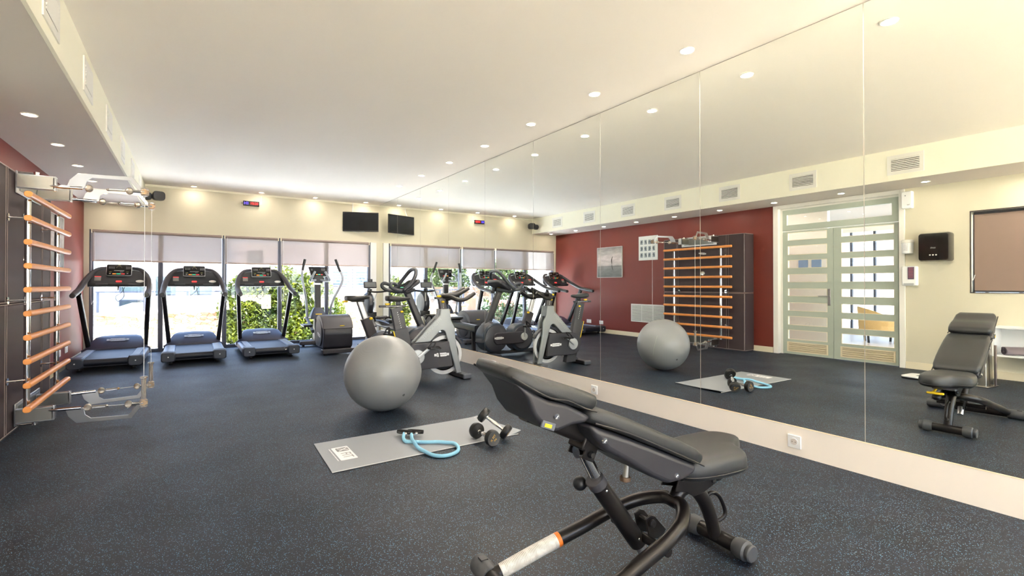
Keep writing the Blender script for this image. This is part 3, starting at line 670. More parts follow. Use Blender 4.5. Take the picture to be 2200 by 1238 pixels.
    MB().loft([[T @ Vector((x*1.0, -.135+y, z)) for y, z in rrect(0.05, 0.06, 0.02)] for x in (-.35, .35)]).build('dashboard_lip', M_black, t)
    for sx in (-1, 1): MB().box((0.19*sx, -0.137, 0.033), (0.14, 0.008, 0.004)).xf(T).build('lip_mark', M_grey, d)
    MB().box((-0.245, -0.03, 0.001), (0.075, 0.065, 0.002)).xf(T).build('warning_sticker', mat('sticker_grey', (132, 132, 128), 0.5), d)
    MB().box((-0.245, 0.006, 0.002), (0.075, 0.010, 0.002)).xf(T).build('sticker_band', M_key_r, d)
    MB().prism(rrect(0.07, 0.026, 0.008), 'z', 0, 0.006).xf(T @ Matrix.Translation((0.0, -0.075, 0))).build('stop_button', M_key_r, d)
    hp = [(0.05*math.cos(a)*1.0+0.25, 0.024*math.sin(a)-0.07 if math.sin(a) < 0 else 0.02*math.sin(a)-0.07) for a in [2*PI*k/24 for k in range(24)]]
    MB().prism(hp, 'z', 0.0, 0.003).xf(T).build('cup_holder', mat('cup_hole_pale', (214, 218, 214), 0.3), d)  # pale ovals stand in for bright daylight seen through the cup opening
    MB().prism([(0.25+(x-0.25)*0.62, -0.064+(y+0.07)*0.6) for x, y in hp], 'z', 0.0032, 0.004).xf(T).build('cup_hole_daylight', M_white, d)
    MB().tube([T @ Vector((0.0, -0.16, 0.02)), T @ Vector((0.0, -0.19, 0.02)), T @ Vector((0, -0.23, 0.01))], [0.012, 0.006], n=8, sub=1).build('key_clip', M_black, d)
    # console
    T2 = Matrix.Translation((0, 1.345, 1.318)) @ Matrix.Rotation(math.radians(66), 4, 'X')
    c = MB().prism(rrect(0.30, 0.185, 0.02), 'z', -0.03, 0.008).xf(T2).build('console', M_silver, t, bevel=0.003)
    MB().prism(rrect(0.288, 0.173, 0.016), 'z', 0.0085, 0.012).xf(T2).build('console_face', M_screen, c)
    def part(name, m_, L):
        q = MB()
        for x, y, w_, h_ in L: q.box((x, y, 0.0128), (w_, h_, 0.0016))
        q.xf(T2).build(name, m_, c)
    part('keypad', M_key_w, [(0.085+i*0.016, 0.05-j*0.016, 0.009, 0.007) for i in range(4) for j in range(3)])
    part('quick_keys', M_key_w, [(-0.115+i*0.018, 0.046-j*0.02, 0.012, 0.007) for i in range(4) for j in range(2)])
    part('message_line', M_key_w, [(-0.0, -0.012, 0.12, 0.008), (0.03, -0.034, 0.04, 0.005), (-0.105, -0.06, 0.02, 0.01), (0.10, -0.06, 0.02, 0.01)])
    part('olive_keys', mat('key_olive', (130, 136, 70), 0.5), [(-0.10, -0.034, 0.03, 0.008), (0.10, -0.034, 0.03, 0.008), (0.0, 0.078, 0.03, 0.006)])
    part('orange_key', M_key_o, [(-0.055, -0.066, 0.044, 0.012)]); part('green_key', M_key_g, [(-0.005, -0.066, 0.05, 0.012)]); part('red_key', M_key_r, [(0.045, -0.066, 0.044, 0.012)])
    dial = [(0.033*math.cos(a), 0.033*math.sin(a)+0.03) for a in [PI*k/14 for k in range(15)]]; din = [(0.028*math.cos(a), 0.028*math.sin(a)+0.03) for a in [PI*k/14 for k in range(14, -1, -1)]]
    MB().prism(dial+din, 'z', 0.012, 0.0135).xf(T2).build('dial_arc', mat('dial_brown', (110, 96, 70), 0.5), c)
    MB().tube([(0.12, 1.43, 1.22), (0.03, 1.44, 1.0), (-0.05, 1.43, 0.92), (-0.02, 1.44, 0.85), (0.05, 1.43, 0.93), (0.02, 1.45, 1.1)], 0.004, n=6, sub=5).build('cable', M_black, t)
    return t
t0 = treadmill()
t0.location = (-0.885, 8.03, 0); t0['label'] = 'black treadmill nearest the maroon wall, behind the cable arms'
dup(t0, (0.06, 8.10, 0), 0, 'black treadmill in the middle of the three by the windows')
dup(t0, (1.03, 8.08, 0), 0, 'black treadmill in front of the green bush, next to the elliptical')

# ================================================================ ELLIPTICAL
def elliptical():
    t = thing('elliptical_trainer', 'black and silver elliptical trainer with tall swept handles, facing the windows', 'elliptical trainer', (1.965, 7.98, 0), 0)
    prof = [(0.0, 0.12), (-0.02, 0.30)]
    for k in range(11):
        a = PI-k/10*PI; prof.append((0.29+0.31*math.cos(a), 0.33+0.275*math.sin(a)))
    prof += [(0.60, 0.16), (0.54, 0.10), (0.05, 0.09)]
    d = MB().prism(prof, 'x', -0.225, 0.225).build('flywheel_drum', mat('drum_plastic', (42, 42, 50), 0.33, bump=0.03, bscale=300), t, bevel=0.025, seg=4, ang=50)
    p2 = [(y-0.006 if y < .3 else y, z) for y, z in prof if z > 0.34]
    p2 = [(p2[0][0]-0.006, 0.405)]+[(0.29+0.318*math.cos(PI-k/10*PI), 0.33+0.284*math.sin(PI-k/10*PI)) for k in range(2, 8)]+[(0.29+0.318*math.cos(PI-0.7*PI), 0.45)]
    MB().prism(p2, 'x', -0.232, 0.232).build('drum_cover', mat('drum_cover', (56, 56, 64), 0.38), t, bevel=0.008)
    for sx in (-1, 1):
        s = MB().lathe([(0, 0), (0.20, 0), (0.22, -0.01), (0.22, -0.012), (0, -0.012)] if sx < 0 else [(0, 0), (0.20, 0), (0.22, -0.01), (0.22, -0.012), (0, -0.012)], c=(0.238*sx if sx > 0 else -0.226, 0.29, 0.33), axis='x', n=40).build('side_disc', M_char, t)
        logo_plate(s, (0.24*sx, 0.25, 0.30), (0, sx, -0.25), (sx, 0, 0), w=0.2, m=M_print)
    MB().box((0.06, -0.004, 0.45), (0.07, 0.004, 0.012)).build('yellow_mark', M_yellow, t)
    m = MB(); m.box((0.05, 0.0, 0.058), (0.60, 0.13, 0.07)); m.build('rear_foot', M_char, t, bevel=0.012)
    for x in (-0.2, 0.32): MB().cyl((x, 0, 0), (x, 0, 0.03), 0.022).build('foot_pad', M_rubber, t)
    MB().bb(-0.07, 0.07, 0.05, 1.65, 0.03, 0.09).build('base_rail', M_char, t, bevel=0.01)
    MB().box((0.0, 1.36, 0.06), (0.66, 0.11, 0.07)).build('front_foot', M_char, t, bevel=0.015)
    for x in (-0.27, 0.27): MB().cyl((x, 1.36, 0), (x, 1.36, 0.03), 0.022).build('foot_pad', M_rubber, t)
    MB().loft([[Vector((x, 1.44+y+o, z)) for x, y in rrect(w_, l_, 0.03)] for z, w_, l_, o in ((0.08, .16, .26, 0), (0.3, .15, .2, 0.03), (0.5, .13, .14, 0.05))]).build('tower', M_black, t)
    MB().loft([[Vector((x, 1.50+y, z)) for x, y in rrect(w_, l_, 0.02)] for z, w_, l_ in ((0.48, .27, .2), (0.54, .26, .19), (0.62, .2, .13), (0.68, .14, .1))]).build('shroud', mat('shroud_blue', (48, 58, 82), 0.35), t)
    MB().box((0, 1.398, 0.565), (0.11, 0.004, 0.014), rot=(-0.4, 0, 0)).build('yellow_mark', M_yellow, t)
    MB().tube([(0, 1.50, 0.62), (0.0, 1.52, 1.13)], 1.0, sub=1, sec=rrect(0.105, 0.07, 0.015), up=(0, 1, 0)).build('column', M_black, t)
    MB().tube([(0, 1.52, 1.10), (0.0, 1.521, 1.15)], 1.0, sub=1, sec=rrect(0.108, 0.074, 0.015), up=(0, 1, 0)).build('column_band', M_silver, t)
    T2 = Matrix.Translation((0.01, 1.50, 1.335)) @ Matrix.Rotation(math.radians(68), 4, 'X')
    c = MB().prism([(-.165, .10), (.165, .10), (.15, -.085), (-.13, -.085)], 'z', -0.03, 0.006).xf(T2).build('console', mat('console_bronze', (66, 58, 52), 0.3), t, bevel=0.006)
    MB().prism([(-.155, .092), (.155, .092), (.14, -.075), (-.12, -.075)], 'z', 0.0062, 0.009).xf(T2).build('console_face', M_screen, c)
    for nm, m_, L in (('keypad', M_key_w, [(0.06+i*0.018, 0.06-j*0.018, 0.01, 0.008) for i in range(4) for j in range(3)]), ('quick_keys', M_key_w, [(-0.12+i*0.02, 0.05-j*0.02, 0.012, 0.008) for i in range(2) for j in range(2)]), ('orange_key', M_key_o, [(-0.03, -0.055, 0.03, 0.012)]), ('green_key', M_key_g, [(0.01, -0.055, 0.04, 0.012)]), ('red_key', M_key_r, [(0.055, -0.055, 0.03, 0.012)])):
        q = MB()
        for x, y, w_, h_ in L: q.box((x, y, 0.0098), (w_, h_, 0.0016))
        q.xf(T2).build(nm, m_, c)
    MB().loft([[Vector((x+0.01, 1.50+y, z)) for x, y in rrect(w_, 0.09, 0.02)] for z, w_ in ((1.13, .12), (1.18, .2), (1.22, .2), (1.26, .12))]).build('console_neck', M_black, t)
    for sx in (-1, 1):
        MB().tube([(0.03*sx, 1.48, 1.19), (0.12*sx, 1.40, 1.17), (0.165*sx, 1.33, 1.175), (0.15*sx, 1.29, 1.22), (0.085*sx, 1.30, 1.34)], 0.019, n=12).build('fixed_grip', mat('grip_pale', (150, 158, 168), 0.4), t)
    Lp = [(-0.245, 1.38, 1.545), (-0.275, 1.38, 1.40), (-0.29, 1.38, 1.28), (-0.275, 1.37, 1.12), (-0.235, 1.38, 0.92), (-0.21, 1.40, 0.72), (-0.195, 1.42, 0.50)]
    Rp = [(0.285, 1.36, 1.555), (0.35, 1.36, 1.38), (0.40, 1.35, 1.27), (0.405, 1.35, 1.17), (0.35, 1.36, 1.03), (0.27, 1.38, 0.87), (0.215, 1.40, 0.70), (0.20, 1.42, 0.50)]
    for P in (Lp, Rp):
        a = MB().tube(P, 0.020, n=12).build('moving_handle', mat('handle_silver', (168, 172, 178), 0.3, metal=0.7), t)
        q = [Vector(P[0])+(Vector(P[0])-Vector(P[1]))*0.03, Vector(P[0]), Vector(P[1]), Vector(P[1])+(Vector(P[2])-Vector(P[1]))*0.35]
        MB().tube(q, [0.017, 0.022, 0.022, 0.021], n=12).build('grip', M_rubber, a)
    for sx in (-1, 1):
        l = MB().tube([(0.20*sx, 1.42, 0.50), (0.21*sx, 1.1, 0.40), (0.27*sx, 0.55, 0.33)], 1.0, sub=3, sec=rrect(0.045, 0.05, 0.01), up=(0, 0, 1)).build('pedal_arm', M_char, t)
        MB().loft([[Vector((0.285*sx+x, 0.98+y, z)) for x, y in rrect(w_, l_, 0.03)] for z, w_, l_ in ((0.385, .13, .30), (0.40, .15, .34), (0.42, .15, .34))]).build('foot_plate', M_black, l)
        MB().tube([(0.0, 1.44, 0.50), (0.245*sx, 1.44, 0.50)], 0.018, n=10, sub=1).build('cross_axle', M_silver, t)
    return t
elliptical()

# ================================================================ GROUP CYCLE (spin bike), facing +x
def spin_bike():
    t = thing('spin_bike', 'silver-framed indoor cycle with white flywheel and multi-grip handlebar, beside the mirror', 'exercise bike', (2.30, 5.25, 0), 0)
    # feet
    f = MB().box((0.40, 0, 0.032), (0.10, 0.42, 0.05)).build('front_foot', M_black, t, bevel=0.01)
    for sy in (-1, 1): MB().box((0.40, 0.205*sy, 0.034), (0.106, 0.035, 0.058)).build('end_cap', M_grey, f, bevel=0.012)
    for sy in (-1, 1): MB().cyl((0.40, 0.18*sy, 0), (0.40, 0.18*sy, 0.012), 0.02).build('level_pad', M_rubber, f)
    f = MB().box((-0.32, 0, 0.034), (0.10, 0.46, 0.05)).build('rear_foot', M_black, t, bevel=0.01)
    for sy in (-1, 1): MB().box((-0.32, 0.225*sy, 0.034), (0.106, 0.035, 0.058)).build('end_cap', M_grey, f, bevel=0.012); MB().cyl((-0.32, 0.2*sy, 0), (-0.32, 0.2*sy, 0.012), 0.02).build('level_pad', M_rubber, f)
    MB().prism([(-0.37, 0.03), (-0.10, 0.03), (-0.13, 0.16), (-0.23, 0.17), (-0.31, 0.07)], 'y', -0.04, 0.04).build('rear_bracket', M_char, t, bevel=0.006)
    # seat post sleeve and slider
    MB().tube([(-0.205, 0, 0.10), (-0.345, 0, 0.60)], 1.0, sub=1, sec=rrect(0.075, 0.165, 0.012), up=(1, 0, 0)).build('post_sleeve', mat('sleeve_grey', (66, 66, 70), 0.42, bump=0.05, bscale=400), t)
    st = MB().box((-0.215, -0.0385, 0.15), (0.075, 0.002, 0.10), rot=(0, -0.2, 0)).build('warning_label', M_label, t)
    MB().box((-0.232, -0.0392, 0.196), (0.075, 0.002, 0.012), rot=(0, -0.2, 0)).build('label_band', M_orange, st)
    MB().tube([(-0.325, 0, 0.55), (-0.385, 0, 0.845)], 1.0, sub=1, sec=rrect(0.05, 0.135, 0.01), up=(1, 0, 0)).build('seat_post', mat('seat_post_grey', (60, 60, 64), 0.38), t)
    q = MB()
    for k in range(9): q.box((-0.340-k*0.0062+0.012, -0.0262, 0.60+k*0.024), (0.006, 0.001, 0.010))
    q.build('height_scale', M_print, t)
    MB().tube([(-0.424, -0.03, 0.585), (-0.360, -0.03, 0.36)], 1.0, sub=1, sec=rrect(0.016, 0.012, 0.004), up=(1, 0, 0)).build('yellow_strip', M_yellow, t)
    s = MB().box((-0.425, 0, 0.862), (0.30, 0.045, 0.024)).build('seat_slider', M_char, t, bevel=0.004)
    q = MB()
    for k in range(12): q.box((-0.50+k*0.015, -0.0232, 0.862), (0.005, 0.001, 0.008))
    q.build('slider_scale', M_print, s)
    MB().loft([[Vector((-0.485+x, y, z)) for x, y in rrect(w_, d_, 0.01)] for z, w_, d_ in ((0.876, .04, .03), (0.890, .055, .035), (0.896, .045, .03))]).build('slider_knob', M_yellow, t)
    MB().ell((-0.335, -0.05, 0.80), (0.018, 0.014, 0.012)).build('height_knob', M_yellow, t)
    MB().box((-0.36, 0, 0.90), (0.05, 0.04, 0.05)).build('saddle_clamp', M_black, t, bevel=0.004)
    # saddle: wide at the rear (−x), narrow nose
    rings = []
    for x, w_, h_, z in ((-0.50, .05, .03, .95), (-0.485, .15, .055, .95), (-0.44, .17, .066, .946), (-0.38, .14, .060, .94), (-0.31, .08, .05, .938), (-0.24, .05, .035, .942), (-0.225, .03, .02, .942)):
        rings.append([Vector((x, y*1.0, z+zz)) for y, zz in rrect(w_, h_, h_*0.45, 4)])
    MB().loft(rings).build('saddle', M_leather, t, ang=60)
    # drive housing
    hp = [(-0.17+0.15*math.cos(a), 0.29+0.15*math.sin(a)) for a in [PI*0.5+PI*k/12 for k in range(13)]]
    MB().prism(hp+[(0.27, 0.15), (0.225, 0.44)], 'y', -0.095, -0.045).build('drive_cover', mat('drive_cover', (60, 60, 66), 0.42, bump=0.05, bscale=400), t, bevel=0.008, ang=30)
    MB().prism(hp+[(0.27, 0.15), (0.225, 0.44)], 'y', 0.045, 0.095).build('drive_cover', mat('drive_cover', (60, 60, 66), 0.42), t, bevel=0.008, ang=30)
    MB().bb(-0.22, 0.20, -0.044, 0.044, 0.40, 0.445).build('top_tray', M_black, t, bevel=0.004)
    logo_plate(t, (0.125, -0.097, 0.295), (1, 0, 0), (0, -1, 0), w=0.185)
    # flywheel
    fw = MB(); fw.lathe([(0.185, -0.012), (0.228, -0.012), (0.228, 0.012), (0.185, 0.012), (0.185, -0.012)], c=(0.20, 0, 0.278), axis='y', n=64)
    fl = fw.build('flywheel', mat('flywheel_white', (206, 208, 212), 0.3, metal=0.2), t)
    MB().lathe([(0, -0.016), (0.15, -0.02), (0.186, -0.006), (0.186, 0.006), (0.15, 0.02), (0, 0.016)], c=(0.20, 0, 0.278), axis='y', n=48).build('flywheel_disc', M_black, fl)
    MB().prism([(0.20+0.26*math.cos(a), 0.28+0.26*math.sin(a)) for a in [0.15*PI+0.7*PI*k/14 for k in range(15)]]+[(0.20+0.235*math.cos(a), 0.28+0.235*math.sin(a)) for a in [0.85*PI-0.7*PI*k/14 for k in range(15)]], 'y', -0.03, 0.03).build('mudguard', M_char, t)
    # frame: two silver wishbone plates and a head block
    apex = [(0.145+0.05*math.cos(a), 0.52+0.05*math.sin(a)) for a in [0.08*PI+0.72*PI*k/6 for k in range(7)]]
    poly = [(0.13, 0.818), (0.245, 0.818), (0.265, 0.68), (0.312, 0.59), (0.322, 0.44), (0.40, 0.055), (0.335, 0.055), (0.222, 0.44)]+apex+[(-0.005, 0.445), (-0.185, 0.445), (0.05, 0.68), (0.125, 0.75)]
    for a0, a1 in ((-0.066, -0.034), (0.034, 0.066)): MB().prism(poly, 'y', a0, a1).build('frame_plate', M_silverpaint, t, bevel=0.01, seg=3, ang=20)
    MB().prism([(0.132, 0.815), (0.243, 0.815), (0.262, 0.68), (0.10, 0.70)], 'y', -0.0335, 0.0335).build('head_block', M_silverpaint, t)
    text('frame_lettering', 'TECHNOGYM', 0.05, (0.02, -0.0668, 0.595), (PI/2, -math.radians(45), 0), mat('embossed_silver', (172, 176, 178), 0.35), t)
    MB().loft([[Vector((x+o, y, z)) for x, y in rrect(0.085, 0.055, 0.008)] for z, o in ((0.80, 0.19), (0.93, 0.165))]).build('head_post', mat('head_post', (70, 68, 72), 0.4), t)
    q = MB()
    for k in range(5): q.box((0.182-k*0.003, -0.0282, 0.835+k*0.018), (0.006, 0.001, 0.009))
    q.build('head_scale', M_print, t)
    MB().box((0.17, 0, 0.945), (0.17, 0.05, 0.025)).build('bar_slider', M_char, t, bevel=0.004)
    MB().ell((0.13, -0.02, 0.965), (0.035, 0.018, 0.014)).build('bar_knob', M_yellow, t); MB().ell((0.165, -0.045, 0.90), (0.02, 0.02, 0.014)).build('head_knob', M_yellow, t)
    # handlebar
    MB().loft([[Vector((x, y, z+zz)) for y, zz in rrect(w_, h_, 0.015)] for x, w_, h_, z in ((0.13, .05, .03, .965), (0.2, .12, .04, .972), (0.32, .16, .035, .97), (0.38, .10, .03, .965))]).build('bar_centre', M_rubber, t)
    for sy in (-1, 1):
        MB().tube([(0.20, 0.04*sy, 0.975), (0.29, 0.065*sy, 0.975), (0.36, 0.062*sy, 0.99), (0.44, 0.057*sy, 1.025), (0.50, 0.052*sy, 1.055)], [0.024, 0.026, 0.024, 0.022, 0.02], n=12).build('inner_grip', M_rubber, t)
        MB().tube([(0.18, 0.03*sy, 0.965), (0.23, 0.12*sy, 0.955), (0.29, 0.18*sy, 0.925), (0.37, 0.19*sy, 0.928), (0.45, 0.185*sy, 0.965), (0.51, 0.18*sy, 1.0)], [0.024, 0.026, 0.026, 0.023, 0.025, 0.022], n=12).build('outer_grip', M_rubber, t)
    # crank and strapped pedals
    MB().lathe([(0, -0.118), (0.075, -0.116), (0.082, -0.104), (0.082, -0.096), (0, -0.096)], c=(-0.17, 0, 0.29), axis='y', n=40).build('crank_disc', mat('crank_pale', (196, 200, 204), 0.3, metal=0.3), t)
    for sy, ang in ((-1, math.radians(36)), (1, math.radians(216))):
        e = Vector((-0.17+0.17*math.cos(ang), 0, 0.29+0.17*math.sin(ang)))
        c = MB().tube([(-0.17, 0.13*sy, 0.29), (e.x, 0.135*sy, e.z)], 1.0, sub=1, sec=rrect(0.016, 0.036, 0.007), up=(0, 0, 1)).build('crank_arm', mat('crank_pale', (196, 200, 204), 0.3, metal=0.3), t)
        p = MB().box((e.x, 0.19*sy, e.z), (0.085, 0.085, 0.026)).build('pedal', M_black, c, bevel=0.006)
        MB().tube([(e.x-0.03, 0.15*sy, e.z+0.01), (e.x+0.02, 0.15*sy, e.z+0.06), (e.x+0.03, 0.19*sy, e.z+0.065), (e.x+0.02, 0.225*sy, e.z+0.055), (e.x-0.02, 0.235*sy, e.z)], 1.0, sub=5, sec=rrect(0.022, 0.004, 0.001), up=(1, 0, 0)).build('toe_strap', M_black, p)
        MB().tube([(e.x+0.03, 0.16*sy, e.z), (e.x+0.085, 0.16*sy, e.z+0.01), (e.x+0.10, 0.19*sy, e.z-0.01), (e.x+0.085, 0.22*sy, e.z), (e.x+0.03, 0.22*sy, e.z)], 0.006, n=8).build('toe_cage', M_blackmetal, p)
        MB().tube([(e.x+0.01, 0.235*sy, e.z), (e.x+0.05, 0.24*sy, e.z-0.03), (e.x+0.07, 0.24*sy, e.z-0.11)], 1.0, sub=4, sec=rrect(0.014, 0.003, 0.001), up=(0, 1, 0)).build('strap_tail', M_black, p)
    return t
spin_bike()

# ================================================================ UPRIGHT BIKE, facing +x
def upright_bike():
    t = thing('upright_bike', 'dark upright exercise bike with a tall looped handlebar, between the group cycle and the elliptical', 'exercise bike', (2.25, 6.45, 0), 0)
    shell = mat('bike_shell', (66, 66, 74), 0.38, bump=0.04, bscale=400)
    rim = mat('bike_rim', (52, 62, 76), 0.3)
    # front and rear discs joined by a beam
    MB().lathe([(0, -0.13), (0.20, -0.13), (0.222, -0.11), (0.225, 0.11), (0.20, 0.13), (0, 0.13)], c=(0.40, 0, 0.295), axis='y', n=56).build('front_drum', rim, t)
    MB().lathe([(0, -0.142), (0.19, -0.138), (0.20, -0.131), (0, -0.131)], c=(0.39, 0, 0.285), axis='y', n=56).build('front_disc', shell, t)
    MB().lathe([(0, -0.105), (0.19, -0.105), (0.215, -0.09), (0.215, 0.09), (0.19, 0.105), (0, 0.105)], c=(-0.10, 0, 0.27), axis='y', n=56).build('rear_drum', rim, t)
    MB().lathe([(0, -0.122), (0.17, -0.118), (0.185, -0.106), (0, -0.106)], c=(-0.10, 0, 0.27), axis='y', n=56).build('rear_disc', shell, t)
    MB().prism([(-0.10, 0.19), (0.40, 0.19), (0.44, 0.23), (0.46, 0.29), (0.44, 0.345), (0.40, 0.37), (-0.10, 0.37)], 'y', -0.152, -0.09).build('crank_beam', mat('bike_beam', (60, 58, 66), 0.4), t, bevel=0.012)
    logo_plate(t, (0.36, -0.154, 0.29), (1, 0, 0.0), (0, -1, 0), w=0.16)
    MB().lathe([(0, -0.172), (0.058, -0.17), (0.062, -0.152), (0, -0.152)], c=(-0.10, 0, 0.29), axis='y', n=32).build('crank_hub', mat('crank_pale', (196, 200, 204), 0.3, metal=0.3), t)
    for sy, a in ((-1, math.radians(88)), (1, math.radians(268))):
        e = Vector((-0.10+0.165*math.cos(a), 0, 0.29+0.165*math.sin(a)))
        c = MB().tube([(-0.10, 0.175*sy, 0.29), (e.x, 0.185*sy, e.z)], 1.0, sub=1, sec=rrect(0.018, 0.042, 0.008), up=(0, 0, 1)).build('crank_arm', mat('crank_pale', (196, 200, 204), 0.3, metal=0.3), t)
        p = MB().box((e.x, 0.245*sy, e.z), (0.10, 0.10, 0.03)).build('pedal', M_black, c, bevel=0.008)
        MB().tube([(e.x-0.03, 0.20*sy, e.z), (e.x-0.01, 0.21*sy, e.z+0.06), (e.x+0.01, 0.25*sy, e.z+0.075), (e.x, 0.29*sy, e.z+0.05), (e.x-0.01, 0.30*sy, e.z)], 1.0, sub=5, sec=rrect(0.04, 0.005, 0.002), up=(1, 0, 0)).build('toe_strap', M_black, p)
    for x in (0.44, -0.42):
        f = MB().box((x, 0, 0.036), (0.10, 0.56, 0.05)).build('foot_bar', mat('foot_bar', (58, 62, 72), 0.4), t, bevel=0.012)
        for sy in (-1, 1): MB().cyl((x, 0.24*sy, 0), (x, 0.24*sy, 0.014), 0.022).build('level_pad', M_rubber, f)
    MB().prism([(-0.47, 0.03), (0.48, 0.03), (0.44, 0.11), (0.1, 0.07), (-0.2, 0.08), (-0.42, 0.10)], 'y', -0.05, 0.05).build('base_rail', M_char, t, bevel=0.01)
    # seat post and seat
    MB().tube([(-0.20, 0, 0.36), (-0.315, 0, 0.66)], 1.0, sub=1, sec=rrect(0.10, 0.13, 0.02), up=(1, 0, 0)).build('post_sleeve', mat('sleeve_dark', (62, 58, 62), 0.42, bump=0.06, bscale=400), t)
    MB().tube([(-0.305, 0, 0.62), (-0.395, 0, 0.885)], 1.0, sub=1, sec=rrect(0.055, 0.085, 0.02), up=(1, 0, 0)).build('seat_post', M_silver, t)
    MB().ell((-0.255, -0.05, 0.655), (0.025, 0.02, 0.018)).build('post_knob', M_yellow, t)
    MB().box((-0.42, 0, 0.89), (0.16, 0.10, 0.03)).build('seat_pan', M_black, t, bevel=0.01)
    rings = []
    for x, w_, h_, z in ((-0.575, .12, .03, .925), (-0.56, .22, .06, .925), (-0.50, .25, .075, .922), (-0.42, .20, .07, .922), (-0.34, .11, .055, .93), (-0.28, .07, .04, .935), (-0.265, .04, .02, .935)):
        rings.append([Vector((x, y, z+zz)) for y, zz in rrect(w_, h_, h_*0.45, 4)])
    MB().loft(rings).build('seat', M_leather, t, ang=60)
    MB().tube([(-0.57, 0.07, 0.885), (-0.59, 0, 0.885), (-0.57, -0.07, 0.885)], 0.012, n=8).build('seat_lever', M_yellow, t)
    # column and console
    c = MB().tube([(0.53, 0, 0.40), (0.44, 0, 0.58), (0.31, 0, 0.88), (0.245, 0, 1.03)], 1.0, sub=4, sec=rrect(0.08, 0.09, 0.02), up=(1, 0, 0)).build('column', mat('column_dark', (48, 48, 52), 0.35), t)
    MB().tube([(0.395, -0.0, 0.60), (0.265, -0.0, 0.91)], 1.0, sub=1, sec=rrect(0.03, 0.01, 0.003), up=(1, 0, 0)).build('column_strip', M_silver, c)
    MB().loft([[Vector((x, y, z)) for x, y in ((0.60, -0.13), (0.60, 0.13), (0.42, 0.13), (0.42, -0.13))] if False else [Vector((0.51+dx, dy, z+dx*-0.6)) for dx, dy in rrect(a_, b_, 0.05)] for z, a_, b_ in ((0.30, .24, .28), (0.45, .2, .25), (0.52, .12, .14))]).build('front_shroud', shell, t)
    T2 = Matrix.Translation((0.26, 0, 1.105)) @ Matrix.Rotation(-PI/2, 4, 'Z') @ Matrix.Rotation(math.radians(33), 4, 'X')
    k = MB().prism([(-.19, -.12), (.19, -.12), (.20, .10), (.14, .14), (-.14, .14), (-.20, .10)], 'z', -0.05, 0.0).xf(T2).build('console', M_char, t, bevel=0.015)
    MB().prism(rrect(0.33, 0.20, 0.02), 'z', 0.0005, 0.004).xf(T2).build('console_face', M_screen, k)
    MB().box((0.0, -0.02, -0.052), (0.07, 0.02, 0.004)).xf(T2).build('back_badge', M_yellow, k)
    q = MB()
    for i in range(4):
        for j in range(3): q.box((0.08+i*0.02, 0.05-j*0.025, 0.005), (0.012, 0.01, 0.0015))
    q.xf(T2).build('keypad', M_key_w, k)
    MB().box((0, -0.085, 0.005), (0.10, 0.012, 0.0015)).xf(T2).build('green_key', M_key_g, k)
    # handlebar: two swept sides joined by a high arch
    P = [(0.34, -0.05, 1.03), (0.18, -0.17, 1.00), (0.14, -0.225, 1.035), (0.22, -0.225, 1.10), (0.30, -0.19, 1.21), (0.345, -0.11, 1.295), (0.36, 0, 1.315)]
    full = P+[(x, -y, z) for x, y, z in P[::-1][1:]]
    MB().tube(full, 0.026, n=14, sub=6).build('handlebar', mat('bar_dark_grey', (62, 66, 72), 0.4), t)
    for sy in (-1, 1):
        MB().tube([(0.24, 0.12*sy, 1.0), (0.06, 0.17*sy, 1.02), (-0.02, 0.18*sy, 1.06), (-0.035, 0.175*sy, 1.10), (0.0, 0.16*sy, 1.12), (0.06, 0.13*sy, 1.10)], 0.024, n=12).build('hand_rest', mat('rest_dark_grey', (70, 74, 80), 0.4), t)
    return t
upright_bike()

